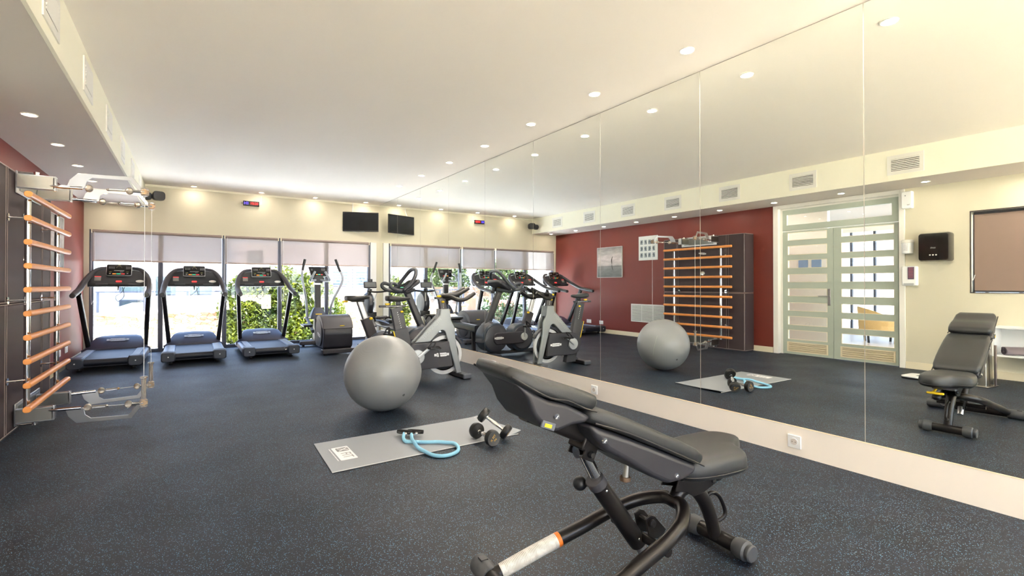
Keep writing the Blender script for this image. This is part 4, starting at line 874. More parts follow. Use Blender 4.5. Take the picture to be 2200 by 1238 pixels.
# ================================================================ ROWER, facing the windows
def rower():
    t = thing('rowing_machine', 'black rowing machine with a tall round flywheel housing, beside the window post', 'rowing machine', (2.74, 8.30, 0), 0)
    leg = mat('rower_leg', (196, 190, 172), 0.45)
    MB().lathe([(0, -0.06), (0.17, -0.06), (0.215, -0.03), (0.225, 0.0), (0.215, 0.04), (0.17, 0.07), (0, 0.075)], c=(-0.02, 0.62, 0.745), axis='x', n=48).build('flywheel_housing', mat('housing_grey', (52, 54, 60), 0.25), t)
    MB().lathe([(0, -0.075), (0.15, -0.07), (0.19, -0.052), (0, -0.052)], c=(-0.02, 0.62, 0.745), axis='x', n=40).build('housing_grille', M_black, t)
    MB().lathe([(0, 0.09), (0.15, 0.088), (0.19, 0.06), (0, 0.06)], c=(-0.02, 0.62, 0.745), axis='x', n=40).build('housing_back', mat('housing_pale', (150, 152, 156), 0.4), t)
    MB().tube([(0, 0.46, 0.46), (0, -1.55, 0.40)], 1.0, sub=1, sec=rrect(0.085, 0.12, 0.03), up=(0, 0, 1)).build('rail', mat('rail_dark', (44, 46, 54), 0.28), t)
    MB().tube([(0, 0.50, 0.42), (0, 0.50, 0.60)], 1.0, sub=1, sec=rrect(0.07, 0.20, 0.02)).build('housing_neck', M_black, t)
    for sx in (-1, 1):
        l = MB().prism([(0.27, 0.50), (0.40, 0.50), (0.47, 0.01), (0.36, 0.01)], 'x', 0.10*sx-0.02, 0.10*sx+0.02).build('front_leg', leg, t, bevel=0.006)
        MB().lathe([(0, 0), (0.03, 0), (0.03, 0.003), (0, 0.003)], c=(0.121*sx if sx > 0 else -0.124, 0.36, 0.42), axis='x', n=20).build('yellow_badge', M_yellow, l)
        p = MB().box((0.14*sx, 0.02, 0.46), (0.12, 0.26, 0.025), rot=(0.6, 0, 0)).build('foot_plate', M_char, t, bevel=0.008)
        MB().tube([(0.08*sx, 0.0, 0.47), (0.11*sx, -0.03, 0.53), (0.17*sx, -0.03, 0.53), (0.20*sx, 0.0, 0.47)], 1.0, sub=5, sec=rrect(0.03, 0.006, 0.002), up=(0, 1, 0)).build('foot_strap', M_black, p)
    MB().box((0, 0.44, 0.03), (0.5, 0.08, 0.05)).build('front_foot', M_char, t, bevel=0.01)
    MB().box((0, -1.45, 0.025), (0.34, 0.07, 0.045)).build('rear_foot', M_char, t, bevel=0.01)
    MB().tube([(0, -1.42, 0.38), (0, -1.45, 0.03)], 1.0, sub=1, sec=rrect(0.06, 0.04, 0.01)).build('rear_leg', M_char, t)
    s = MB().loft([[Vector((x, -0.75+y, z)) for x, y in rrect(w_, l_, 0.06)] for z, w_, l_ in ((0.50, .22, .18), (0.525, .28, .24), (0.55, .27, .23))]).build('seat', M_leather, t)
    MB().box((0, -0.75, 0.485), (0.13, 0.2, 0.035)).build('seat_carriage', M_char, s)
    MB().tube([(-0.02, 0.52, 0.92), (0, 0.50, 1.02)], 0.022, n=10, sub=1).build('monitor_arm', M_black, t)
    c = MB().box((-0.02, 0.49, 1.095), (0.23, 0.035, 0.115), rot=(-0.2, 0, 0)).build('monitor', M_char, t, bevel=0.01)
    MB().box((-0.02, 0.469, 1.098), (0.19, 0.002, 0.085), rot=(-0.2, 0, 0)).build('monitor_face', mat('lcd_grey', (98, 102, 104), 0.3), c)
    MB().tube([(-0.01, 0.50, 1.14), (-0.01, 0.505, 1.20)], 1.0, sub=1, sec=rrect(0.075, 0.025, 0.012)).build('phone_holder', M_rubber, c)
    MB().tube([(-0.12, 0.33, 0.985), (0.06, 0.33, 0.97), (0.24, 0.33, 0.985), (0.30, 0.32, 0.99)], 0.016, n=10, sub=3).build('pull_handle', M_rubber, t)
    MB().tube([(0.06, 0.34, 0.96), (-0.02, 0.50, 0.60)], 1.0, sub=1, sec=rrect(0.02, 0.003, 0.001)).build('pull_strap', M_label, t)
    MB().ell((-0.05, 0.42, 0.50), (0.03, 0.03, 0.02)).build('level_dial', M_yellow, t)
    MB().tube([(-0.04, 0.1, 0.53), (0.16, 0.1, 0.53)], 0.025, n=12, sub=1).build('handle_rest', M_char, t)
    return t
rower()
# ================================================================ LADDER / CABLE STATION on the left wall
def cable_station():
    t = thing('cable_wall_station', 'brown leather wall panel with ten beech ladder bars and chrome cable arms', 'wall bars', (-1.10, 5.435, 0), 0)
    YH = 0.825
    p = MB().box((-0.134, 0, 0.484), (0.266, 2*YH, 0.945)).build('lower_pad', M_pad, t, bevel=0.018, seg=3)
    q = MB().box((-0.134, 0, 1.462), (0.266, 2*YH, 0.985)).build('upper_pad', M_pad, t, bevel=0.018, seg=3)
    for par, z0, z1 in ((p, 0.02, 0.955), (q, 0.975, 1.95)):
        m = MB()
        for y in (-YH+0.012, YH-0.012): m.tube([(0.0, y, z0), (0.0, y, z1)], 0.004, n=6, sub=1)
        for y in (-0.53, -0.49, 0.49, 0.53): m.tube([(0.0005, y, z0), (0.0005, y, z1)], 0.002, n=6, sub=1)
        for z in (z0-0.005, z1): m.tube([(0.0, -YH+0.015, z), (0.0, YH-0.015, z)], 0.004, n=6, sub=1); m.tube([(-0.25, -YH+0.003, z), (-0.01, -YH+0.003, z)], 0.004, n=6, sub=1)
        m.build('piping', M_pipe, par)
    MB().box((-0.134, 0, 0.006), (0.268, 2*YH-0.02, 0.012)).build('plinth', M_char, t)
    # uprights, standoffs, rungs
    for y in (-0.455, 0.50):
        u = MB().tube([(0.10, y, 0.17), (0.10, y, 1.73)], 0.019, n=20, sub=1).build('upright_tube', M_chrome, t)
        for z in (0.40, 0.985, 1.59):
            MB().tube([(0.0, y-0.03, z), (0.10, y-0.01, z)], 0.008, n=10, sub=1).lathe([(0, 0), (0.028, 0), (0.028, 0.006), (0, 0.006)], c=(0.0, y-0.03, z), axis='x', n=20).build('standoff', M_chrome, u)
    for k in range(10):
        z = 1.742-0.1694*k
        MB().tube([(0.145, -0.68, z), (0.145, 0.70, z)], 1.0, sub=1, sec=rrect(0.045, 0.041, 0.017, 5)).build('rung', M_wood, t, bevel=0.004)
    # plates and arms, top and bottom
    def arm(y0, yend, z, flip):
        s = -1 if flip else 1
        A = Vector((0.10, y0, z)); B = Vector((0.79, yend, z)); d = (B-A).normalized(); nrm = Vector((-d.y, d.x, 0))
        a = MB().tube([A-d*0.03, A+d*0.30], 0.013, n=12, sub=1).build('arm_tube', M_chrome, t); MB().tube([A+d*0.62, B], 0.012, n=12, sub=1).build('tip_tube', M_chrome, a)
        # vertical plate with a long cut-out
        def pt(u, h): return A+d*u+Vector((0, 0, s*h))
        out = [(0.20, 0.0), (0.22, 0.06), (0.27, 0.115), (0.62, 0.115), (0.70, 0.0), (0.665, 0.0), (0.60, 0.085), (0.36, 0.085), (0.325, 0.055), (0.315, 0.0)]
        MB().loft([[pt(u, h)+nrm*w for u, h in out] for w in (-0.004, 0.004)]).build('arm_plate', M_silver, a, bevel=0.002)
        for u in (0.34, 0.60):
            c = A+d*u; MB().ell(c, (0.026, 0.03, 0.03), n=18).build('pulley_ball', M_clear, a)
            MB().lathe([(0, -0.006), (0.017, -0.006), (0.014, 0), (0.017, 0.006), (0, 0.006)], c=c, axis=(nrm.x, nrm.y, 0), n=20).build('pulley_wheel', M_brass if False else M_steel, a)
        MB().tube([A+d*0.36, A+d*0.58], 0.0025, n=6, sub=1).build('cable', M_label, a)
        MB().tube([A+d*(0.37 if flip else 0.46), A+d*(0.46 if flip else 0.57)], 0.011, n=12, sub=1).build('cable_sleeve', M_clear, a)
        MB().ell(A+d*0.46, (0.011, 0.011, 0.011), n=12).build('cable_stop', M_brass if yend > 0 and flip else M_steel, a)
        MB().loft([[B+Vector((x, y, zz)) for x, y in rrect(w_, w_, 0.015)] for zz, w_ in ((-0.032, .04), (-0.025, .055), (0.025, .055), (0.034, .035))]).build('end_pulley_block', M_clear, a)
        MB().lathe([(0, -0.007), (0.02, -0.007), (0.016, 0), (0.02, 0.007), (0, 0.007)], c=B, axis='y', n=20).build('end_pulley', M_brass, a)
        return a, A, B
    for z, flip in ((1.858, False), (0.137, True)):
        s = -1 if flip else 1
        MB().box((0.006, 0.045, z+0.02*s), (0.012, 0.72, 0.17)).build('wall_plate', M_silver, t, bevel=0.004)
        MB().box((0.013, 0.045, z+0.02*s), (0.004, 0.60, 0.12)).build('plate_cover', mat('plate_recess', (120, 122, 120), 0.3, metal=0.8), t)
        for y0, ye in ((-0.33, -0.45), (0.27, 0.425)):
            br = MB().ringp([(0.015, z-0.03*s+0.0), (0.235, z-0.03*s), (0.235, z+0.075*s), (0.015, z+0.075*s)], [(0.03, z-0.02*s), (0.225, z-0.02*s), (0.225, z+0.065*s), (0.03, z+0.065*s)], 'y', y0-0.03, y0+0.03).build('swivel_box', M_silver, t, bevel=0.003, smooth=True)
            MB().box((0.12, y0-0.029, z+0.0225*s), (0.20, 0.003, 0.092)).build('box_side', M_steel, br)
            MB().tube([(0.225, y0, z-0.035*s), (0.225, y0, z+0.08*s)], 0.012, n=12, sub=1).build('hinge_pin', M_chrome, br)
            MB().tube([(0.02, y0, z+0.088*s), (0.12, y0, z+0.088*s)], 0.009, n=10, sub=1).lathe([(0, -0.012), (0.017, -0.012), (0.017, 0.012), (0, 0.012)], c=(0.12, y0, z+0.088*s), axis='z', n=16).build('lock_lever', M_chrome, br)
            arm(y0-0.0, ye, z-0.045*s*0, flip)
    for ye in (-0.45, 0.425):
        MB().tube([(0.79, ye, 0.18), (0.79, ye, 1.825)], 0.0022, n=6, sub=1).build('long_cable', M_whitep, t)
        MB().tube([(0.79, ye, 0.17), (0.79, ye, 0.34)], 0.017, n=18, sub=1).lathe([(0.018, 0.335), (0.026, 0.34), (0.026, 0.352), (0.012, 0.355)], c=(0.79, ye, 0)).build('clear_grip', M_clear, t)
    logo_plate(t, (0.003, -0.03, 1.655), (0, 1, 0.12), (1, 0, 0), w=0.15, m=M_label)
    MB().lathe([(0, 0), (0.045, 0), (0.042, 0.006), (0.03, 0.008), (0, 0.008)], c=(0, -0.03, 1.30), axis='x', n=36).build('round_badge', M_steel, t)
    return t
cable_station()

# ================================================================ BALL
def ball_mat():
    m = M_ball; nt = m.node_tree; b = nt.nodes['Principled BSDF']
    tc = nt.nodes.new('ShaderNodeTexCoord'); w = nt.nodes.new('ShaderNodeTexWave'); w.wave_type = 'BANDS'; w.bands_direction = 'Z'
    w.inputs['Scale'].default_value = 62; w.inputs['Distortion'].default_value = 1.2; w.inputs['Detail'].default_value = 1
    nt.links.new(tc.outputs['Object'], w.inputs['Vector']); bp = nt.nodes.new('ShaderNodeBump'); bp.inputs['Strength'].default_value = 0.16; bp.inputs['Distance'].default_value = 0.002
    nt.links.new(w.outputs['Fac'], bp.inputs['Height']); nt.links.new(bp.outputs[0], b.inputs['Normal'])
ball_mat()
t = thing('exercise_ball', 'large silver-grey exercise ball standing on the floor in the middle of the room', 'exercise ball', (1.417, 4.205, 0.328))
o = MB().ell((0, 0, 0), (0.328, 0.328, 0.328), n=96, m=48).build('ball_skin', M_ball, t); o.rotation_euler = (0.25, -0.62, 0.3)
MB().lathe([(0, 0), (0.012, 0), (0.012, 0.002), (0, 0.003)], c=Vector((0.3, -1, -0.55)).normalized()*0.327, axis=tuple(Vector((0.3, -1, -0.55)).normalized()), n=16).build('valve_plug', M_greyrub, t)
MB().tube([Vector((0.328*math.cos(a)*0.92, -0.328*math.sin(a)*0.92+0.0, 0.02+0.12*(k-4)/4)).normalized()*0.3285 for k, a in enumerate([0.30+0.02*j for j in range(9)])], 0.0035, n=6, sub=1).build('printed_line', mat('ball_print', (160, 162, 162), 0.4), t)

# ================================================================ MAT, TUBE, DUMBBELLS
t = thing('exercise_mat', 'thin grey foam exercise mat lying flat on the floor, one corner curling up', 'mat', (0, 0, 0))
def mat_pt(u, v):
    A, B, C_, D_ = Vector((0.697, 2.965)), Vector((2.045, 2.985)), Vector((1.998, 3.560)), Vector((0.715, 3.563))
    p = (A*(1-u)+B*u)*(1-v)+(D_*(1-u)+C_*u)*v
    lift = 0.022*max(0, (u-0.90)/0.10)**2*max(0, 1-v*1.3)+0.012*max(0, (u-0.93)/0.07)**2*max(0, v-0.4)
    return p, lift
m = MB(); nu, nv = 40, 12
for layer, zz in ((0, 0.0005), (1, 0.0065)):
    pass
bm = m.bm; g = [[[None, None] for _ in range(nv+1)] for _ in range(nu+1)]
for i in range(nu+1):
    for j in range(nv+1):
        p, l = mat_pt(i/nu, j/nv)
        for k, zz in enumerate((0.0008, 0.0065)): g[i][j][k] = bm.verts.new((p.x, p.y, zz+l))
for i in range(nu):
    for j in range(nv):
        bm.faces.new([g[i][j][1], g[i+1][j][1], g[i+1][j+1][1], g[i][j+1][1]]); bm.faces.new([g[i][j][0], g[i][j+1][0], g[i+1][j+1][0], g[i+1][j][0]])
for i in range(nu):
    for j in (0, nv): bm.faces.new([g[i][j][0], g[i+1][j][0], g[i+1][j][1], g[i][j][1]])
for j in range(nv):
    for i in (0, nu): bm.faces.new([g[i][j][0], g[i][j+1][0], g[i][j+1][1], g[i][j][1]])
m.build('foam_sheet', M_mat, t, bevel=0.0015)
MB().tube([(0.697, 2.9635, 0.0045), (2.02, 2.983, 0.0045)], 0.0028, n=6, sub=1).build('pale_edge', M_matedge, t)
lg = MB().prism([(x+0.842, y+3.26) for x, y in rrect(0.105, 0.268, 0.008)], 'z', 0.0067, 0.0071).build('printed_panel', M_print, t)
MB().prism([(x+0.848, y+3.335) for x, y in rrect(0.078, 0.075, 0.010)], 'z', 0.0072, 0.0075).build('printed_square', M_inkgrey, lg)
text('printed_letter', 'X', 0.090, (0.848, 3.335, 0.0076), (0, 0, -PI/2), M_print, lg, ext=0.0001)
text('printed_word', 'FIT', 0.090, (0.846, 3.212, 0.0073), (0, 0, -PI/2), M_inkgrey, lg, ext=0.0001, sx=0.92)
q = MB()
for k in range(26): q.box((0.775, 3.385-k*0.0102, 0.0068), (0.006, 0.006 if k % 5 else 0.003, 0.0004))
q.build('printed_small_line', M_print, lg)
for x, y in ((2.015, 3.02), (1.96, 3.53)): MB().lathe([(0, 0), (0.007, 0), (0.005, 0.001), (0, 0.001)], c=(x, y, 0.014 if y < 3.1 else 0.009), n=12).build('eyelet', M_label, t)

t = thing('resistance_tube', 'light blue fabric-covered resistance tube looped across the mat with black handles', 'resistance tube', (0, 0, 0))
P = [(1.285, 3.353), (1.253, 3.285), (1.245, 3.225), (1.263, 3.203), (1.29, 3.18), (1.334, 3.146), (1.381, 3.115), (1.43, 3.088), (1.472, 3.044), (1.504, 3.002), (1.502, 2.943), (1.484, 2.895), (1.442, 2.855), (1.386, 2.837), (1.334, 2.849), (1.298, 2.895), (1.275, 2.975), (1.264, 3.05), (1.269, 3.127), (1.29, 3.217), (1.325, 3.316)]
Z3 = [0.035, 0.026, 0.021, 0.021, 0.021, 0.021, 0.021, 0.021, 0.021, 0.021, 0.018, 0.0115, 0.0115, 0.0115, 0.012, 0.013, 0.019, 0.024, 0.036, 0.03, 0.032]
tb = MB().tube([(x, y, z) for (x, y), z in zip(P, Z3)], 0.0115, n=16, sub=16)
for i, v in enumerate(tb.bm.verts):
    k = i//16; v.co += Vector((0, 0, 0.0012*math.sin(k*2.1+(i % 16)*0.8)))
tb.build('fabric_tube', M_blue, t)
for hx, hy, ang, zc in ((1.30, 3.385, -0.85, 0.036), (1.365, 3.345, -0.72, 0.038)):
    d = Vector((math.cos(ang), math.sin(ang), 0)); c = Vector((hx, hy, zc))
    h = MB().tube([c-d*0.055, c-d*0.03, c+d*0.03, c+d*0.06], [0.014, 0.017, 0.016, 0.014], n=14, sub=2).build('foam_handle', M_rubber, t)
    e = c-Vector((0.012, 0.045, 0.0))
    MB().tube([c-d*0.05, c-d*0.03+Vector((-0.02, -0.03, 0.004)), e, c+d*0.02+Vector((0.0, -0.035, 0.004)), c+d*0.055], 1.0, sub=5, sec=rrect(0.018, 0.003, 0.001)).build('webbing_strap', M_black, h)
    MB().ell(e+Vector((0, -0.006, 0)), (0.012, 0.012, 0.012)).build('cuff_ring', M_chrome, h)

def dumbbell(A, B, label, face=True, spin=0.0):
    """round rubber dumbbell whose two heads are centred at A and B"""
    A, B = Vector(A), Vector(B); mid = (A+B)/2; L = (B-A).length; z = (B-A).normalized()
    t = thing('dumbbell', label, 'dumbbell', mid, 0, 'pair of round rubber dumbbells')
    R = (z.to_track_quat('Z', 'Y').to_matrix() @ Matrix.Rotation(spin, 3, 'Z')).to_4x4()
    prof = lambda h0, h1: [(0, h0), (0.040, h0), (0.050, h0+0.004), (0.054, h0+0.012), (0.0545, (h0+h1)/2), (0.054, h1-0.012), (0.050, h1-0.004), (0.030, h1), (0, h1)]
    for s in (-1, 1):
        w = MB().lathe(prof(s*L/2-0.024, s*L/2+0.024), n=48).xf(R).build('weight_head', M_rubber, t, ang=28)
        MB().lathe([(0.045, s*(L/2+0.0245)), (0.048, s*(L/2+0.0255)), (0.050, s*(L/2+0.0235))], n=48).xf(R).build('rim_groove', M_greyrub, w)
        tm = R @ Matrix.Translation((0, 0, s*(L/2+0.0248))) @ (Matrix.Identity(4) if s > 0 else Matrix.Rotation(PI, 4, 'X'))
        for body, sz, yy in (('X FIT', 0.024, -0.004), ('5kg', 0.016, -0.026)):
            cu = text('gold_lettering', body, sz, (0, 0, 0), (0, 0, 0), M_gold, w, ext=0.0003); cu.matrix_local = tm @ Matrix.Translation((0, yy+0.012, 0))
    MB().lathe([(0, -L/2+0.02), (0.013, -L/2+0.02), (0.013, -L/2+0.034), (0.0105, -L/2+0.036), (0.0155, 0), (0.0105, L/2-0.036), (0.013, L/2-0.034), (0.013, L/2-0.02), (0, L/2-0.02)], n=24).xf(R).build('handle', M_chrome, t)
    q = MB()
    for k in range(7): q.lathe([(0.0148-abs(k-3)*0.0006, -0.016+k*0.005), (0.0166-abs(k-3)*0.0006, -0.0148+k*0.005), (0.0148-abs(k-3)*0.0006, -0.0136+k*0.005)], n=20)
    q.xf(R).build('knurling', M_silver, t)
    return t
dumbbell((1.712, 3.055, 0.061), (1.724, 2.865, 0.056), 'black round dumbbell lying on the mat edge with gold lettering on its end', spin=0.87)
dumbbell((1.765, 3.045, 0.166), (1.872, 2.925, 0.060), 'black round dumbbell leaning with one head up on the other dumbbell', spin=2.2)

# ================================================================ BENCH (foreground)
def label_mat():
    m, nt, b, tc = nodes_of('printed_sleeve'); L = nt.links
    w = N(nt, 'TexWave', Scale=60.0); w.bands_direction = 'X'; L.new(tc.outputs['Object'], w.inputs['Vector'])
    n = N(nt, 'TexNoise', Scale=45.0); L.new(tc.outputs['Object'], n.inputs['Vector'])
    mu = N(nt, 'Math', operation='MULTIPLY'); L.new(w.outputs['Fac'], mu.inputs[0]); L.new(n.outputs['Fac'], mu.inputs[1])
    L.new(ramp(nt, mu.outputs[0], [(0.30, s2l((216, 214, 212))), (0.48, s2l((150, 146, 138)))]), b.inputs['Base Color']); b.inputs['Roughness'].default_value = 0.5; return m
def bench():
    t = thing('weight_bench', 'black adjustable weight bench with raised padded back and tubular frame in the foreground', 'bench', (1.862, 1.25, 0), -math.radians(4.5))
    shell = mat('bench_shell', (46, 46, 52), 0.42, bump=0.06, bscale=500)
    # pads: lofted rounded sections
    def pad(name, st, r=0.02, ang=60):
        rings = []
        for i, (x, z, w, h) in enumerate(st):
            a = st[max(i-1, 0)]; b = st[min(i+1, len(st)-1)]; d = Vector((b[0]-a[0], 0, b[1]-a[1])).normalized(); n = Vector((-d.z, 0, d.x))
            sec = rrect(w, h, min(r, h*0.49), 5)
            rings.append([Vector((x, 0, z))+Vector((0, 1, 0))*u+n*(v-0.0) for u, v in sec])
        return MB().loft(rings).build(name, M_leather, t, ang=ang)
    # (x, z centre, width, thickness)
    hd = pad('head_pad', [(-1.070, 0.842, .20, .012), (-1.062, 0.840, .235, .034), (-1.03, 0.822, .26, .046), (-0.985, 0.797, .268, .048), (-0.945, 0.779, .27, .048), (-0.905, 0.767, .272, .052), (-0.87, 0.757, .274, .056), (-0.83, 0.742, .275, .058), (-0.785, 0.725, .272, .056), (-0.752, 0.714, .262, .048), (-0.738, 0.706, .235, .026)])
    bk = pad('back_pad', [(-0.775, 0.672, .20, .02), (-0.762, 0.672, .245, .044), (-0.72, 0.662, .268, .054), (-0.62, 0.620, .278, .056), (-0.50, 0.565, .284, .056), (-0.38, 0.510, .284, .056), (-0.29, 0.466, .278, .054), (-0.252, 0.446, .262, .044), (-0.240, 0.438, .23, .022)])
    # piping lines along the pads
    for par, pts, hw in ((hd, [(-1.065, 0.829), (-1.0, 0.79), (-0.93, 0.752), (-0.86, 0.735), (-0.80, 0.705), (-0.75, 0.688)], 0.1355), (bk, [(-0.76, 0.652), (-0.62, 0.60), (-0.45, 0.522), (-0.30, 0.45), (-0.25, 0.425)], 0.141)):
        for sy in (-1, 1): MB().tube([(x, hw*sy*0.985, z) for x, z in pts], 0.0035, n=6, sub=4).build('piping', M_black, par)
    # plastic shells under the pads
    MB().loft([[Vector((x, y*k, z)) for x, z in [(-1.045, .806), (-0.99, .775), (-0.93, .742), (-0.86, .722), (-0.80, .69), (-0.765, .668), (-0.79, .655), (-0.84, .655), (-0.90, .642), (-0.945, .655), (-0.985, .705), (-1.005, .755)]] for y, k in ((-0.128, 1), (0.128, 1))]).build('head_shell', shell, t, bevel=0.022, seg=4, ang=25)
    MB().prism([(-0.77, .645), (-0.60, .575), (-0.42, .495), (-0.27, .425), (-0.29, .395), (-0.35, .385), (-0.42, .385), (-0.50, .425), (-0.60, .49), (-0.70, .55), (-0.75, .60)], 'y', -0.13, 0.13).build('back_shell', shell, t, bevel=0.022, seg=4, ang=25)
    for x, z in ((-0.905, 0.692), (-0.715, 0.588), (-0.385, 0.412)):
        for sy in (-1, 1): MB().lathe([(0, 0.003), (0.005, 0.003), (0.006, 0.004), (0.0095, 0.003), (0.0105, 0), (0, 0)] if False else [(0, 0.0), (0.0105, 0.0), (0.0095, 0.004), (0.006, 0.004), (0.005, 0.001), (0, 0.001)], c=(x, 0.1295*sy, z), axis=(0, sy, 0), n=20).build('shell_bolt', M_chrome, t)
    bd = MB().box((-0.935, -0.1295, 0.668), (0.05, 0.006, 0.022), rot=(0, 0.38, 0)).build('badge_plate', mat('badge_slate', (86, 92, 104), 0.5), t)
    MB().box((-0.937, -0.1335, 0.668), (0.026, 0.002, 0.011), rot=(0, 0.35, 0)).build('badge_mark', M_yellow, bd)
    # spine beam
    MB().tube([(-0.93, 0, 0.70), (-0.60, 0, 0.545), (-0.245, 0, 0.385)], 1.0, sub=1, sec=rrect(0.075, 0.10, 0.02)).build('spine_beam', M_blackmetal, t)
    # pivot bracket, chrome rod, outer sleeve
    b = MB().box((-0.700, 0, 0.545), (0.07, 0.085, 0.055), rot=(0, 0.45, 0)).build('rod_bracket', M_blackmetal, t, bevel=0.006)
    for sy in (-1, 1): MB().box((-0.705, 0.04*sy, 0.52), (0.05, 0.006, 0.055), rot=(0, 0.45, 0)).build('bracket_cheek', M_blackmetal, b); MB().lathe([(0, 0), (0.013, 0), (0.013, 0.006), (0.008, 0.014), (0, 0.014)], c=(-0.705, 0.043*sy, 0.515), axis=(0, sy, 0), n=16).build('pivot_nut', M_black, b)
    MB().tube([(-0.715, 0, 0.53), (-0.63, 0, 0.38)], 0.0215, n=24, sub=1).build('chrome_rod', M_chrome, t)
    MB().tube([(-0.735, 0, 0.515), (-0.70, 0, 0.515)], 0.022, n=20, sub=1, up=(0, 1, 0)).build('rod_eye', M_chrome, t)
    s = MB().tube([(-0.650, 0, 0.402), (-0.448, 0, 0.128)], 0.0335, n=32, sub=1).build('height_sleeve', M_blackmetal, t, bevel=0.003)
    MB().tube([(-0.655, 0, 0.408), (-0.635, 0, 0.380)], 0.0355, n=32, sub=1).build('sleeve_collar', M_char, s, bevel=0.003)
    for f in (0.12, 0.88):
        c = Vector((-0.650, 0, 0.402)).lerp(Vector((-0.448, 0, 0.128)), f); MB().ell(c+Vector((0.0, -0.0335, 0)), (0.005, 0.003, 0.005)).build('rivet', M_chrome, s)
    MB().tube([(-0.64, 0.02, 0.375), (-0.665, 0.05, 0.375)], 0.010, n=12, sub=1).ell((-0.672, 0.062, 0.372), (0.026, 0.026, 0.026), n=20).build('lock_knob', M_black, t)
    MB().tube([(-0.455, 0, 0.14), (-0.415, 0, 0.075)], 0.020, n=16, sub=1).build('lower_strut', M_silver, t)
    MB().tube([(-0.44, -0.145, 0.155), (-0.44, 0.145, 0.155)], 0.017, n=16, sub=1).build('cross_tube', M_blackmetal, t)
    k = MB().prism([(-0.44, .225), (-0.415, .235), (-0.39, .225), (-0.335, .165), (-0.35, .13), (-0.42, .15)], 'y', -0.032, -0.026).build('stop_plate', M_blackmetal, t, bevel=0.002)
    MB().prism([(-0.44, .225), (-0.415, .235), (-0.39, .225), (-0.335, .165), (-0.35, .13), (-0.42, .15)], 'y', 0.026, 0.032).build('stop_plate', M_blackmetal, t, bevel=0.002)
    MB().cyl((-0.41, -0.045, 0.205), (-0.41, 0.045, 0.205), 0.010).lathe([(0, 0), (0.015, 0), (0.015, 0.008), (0, 0.012)], c=(-0.41, -0.034, 0.205), axis=(0, -1, 0), n=16).build('stop_bolt', M_black, k)
    # release pin under the beam
    p = MB().tube([(-0.50, 0, 0.45), (-0.508, 0, 0.385)], 0.012, n=14, sub=1).build('release_pin', M_silver, t)
    MB().lathe([(0, -0.007), (0.020, -0.007), (0.021, 0), (0.020, 0.007), (0, 0.007)], c=(-0.510, 0, 0.380), n=20).build('pin_knob', mat('bronze_knob', (128, 104, 84), 0.45, metal=0.5), p)
    # U shaped frame loop
    lp = [(-0.955, -0.20, 0.045), (-0.80, -0.175, 0.099), (-0.60, -0.155, 0.153), (-0.45, -0.143, 0.194), (-0.345, -0.115, 0.223), (-0.272, -0.055, 0.243), (-0.262, 0.0, 0.246)]
    lp = lp+[(x, -y, z) for x, y, z in lp[::-1][1:]]
    lo = MB().tube(lp, 0.0262, n=24, sub=7).build('frame_loop', M_blackmetal, t)
    full = [p for p in catmull(lp, 28) if p.y > 0.12]
    MB().tube([p for p in full if -0.93 < p.x < -0.70], 0.0267, n=24, sub=1, caps=False).build('warning_label', label_mat(), lo)
    MB().tube([p for p in full if -0.708 < p.x < -0.688], 0.0268, n=24, sub=1, caps=False).build('label_band', M_orange, lo)
    # rear crossbar
    rc = MB().tube([(-0.965, -0.28, 0.038), (-0.965, 0.28, 0.038)], 0.031, n=24, sub=1).build('rear_crossbar', M_blackmetal, t)
    for sy in (-1, 1):
        c = MB().lathe([(0, 0.20), (0.035, 0.20), (0.038, 0.205), (0.038, 0.305), (0.032, 0.315), (0, 0.317)], c=(-0.965, 0, 0.038), axis=(0, sy, 0), n=32).build('end_sleeve', M_greyrub, rc)
        MB().box((-0.965, 0.27*sy, 0.0745), (0.028, 0.03, 0.006)).build('sleeve_slot', M_black, c)
    # front crossbar and curved post
    fc = MB().tube([(0.0, -0.13, 0.040), (0.0, 0.13, 0.040)], 0.030, n=24, sub=1).build('front_crossbar', M_blackmetal, t)
    for sy in (-1, 1):
        MB().lathe([(0, 0.085), (0.033, 0.085), (0.036, 0.09), (0.040, 0.105), (0.040, 0.135), (0.031, 0.142), (0.033, 0.146), (0.033, 0.158), (0.029, 0.163), (0, 0.164)], c=(0, 0, 0.040), axis=(0, sy, 0), n=32).build('end_cap', M_greyrub, fc)
    MB().tube([(-0.262, 0, 0.25), (-0.21, 0, 0.285), (-0.15, 0, 0.275), (-0.09, 0, 0.215), (-0.045, 0, 0.13), (-0.015, 0, 0.045)], [0.028, 0.030, 0.030, 0.029, 0.027, 0.026], n=24, sub=6).build('front_post', M_blackmetal, t)
    MB().tube([(-0.075, 0, 0.215), (-0.045, 0, 0.232), (0.0, 0, 0.215), (0.035, 0, 0.165), (0.045, 0, 0.125), (0.02, 0, 0.108), (-0.03, 0, 0.108)], 0.0085, n=12, sub=6).build('carry_handle', M_blackmetal, t)
    # seat bracket plates and seat
    for sy in (-1, 1):
        q = MB().prism([(-0.29, .30), (-0.25, .395), (-0.06, .385), (-0.035, .33), (-0.07, .285), (-0.13, .265), (-0.19, .26), (-0.23, .285)], 'y', 0.036*sy-0.003, 0.036*sy+0.003).build('seat_bracket', M_blackmetal, t, bevel=0.002)
        for x, z in ((-0.17, 0.335), (-0.10, 0.33), (-0.255, 0.345), (-0.075, 0.30)): MB().lathe([(0, 0), (0.010, 0), (0.010, 0.006), (0.005, 0.012), (0, 0.012)], c=(x, 0.039*sy, z), axis=(0, sy, 0), n=14).build('bolt', M_black, q)
    MB().box((-0.22, 0, 0.37), (0.07, 0.17, 0.03), rot=(0, 0.4, 0)).build('hinge_block', M_blackmetal, t, bevel=0.004)
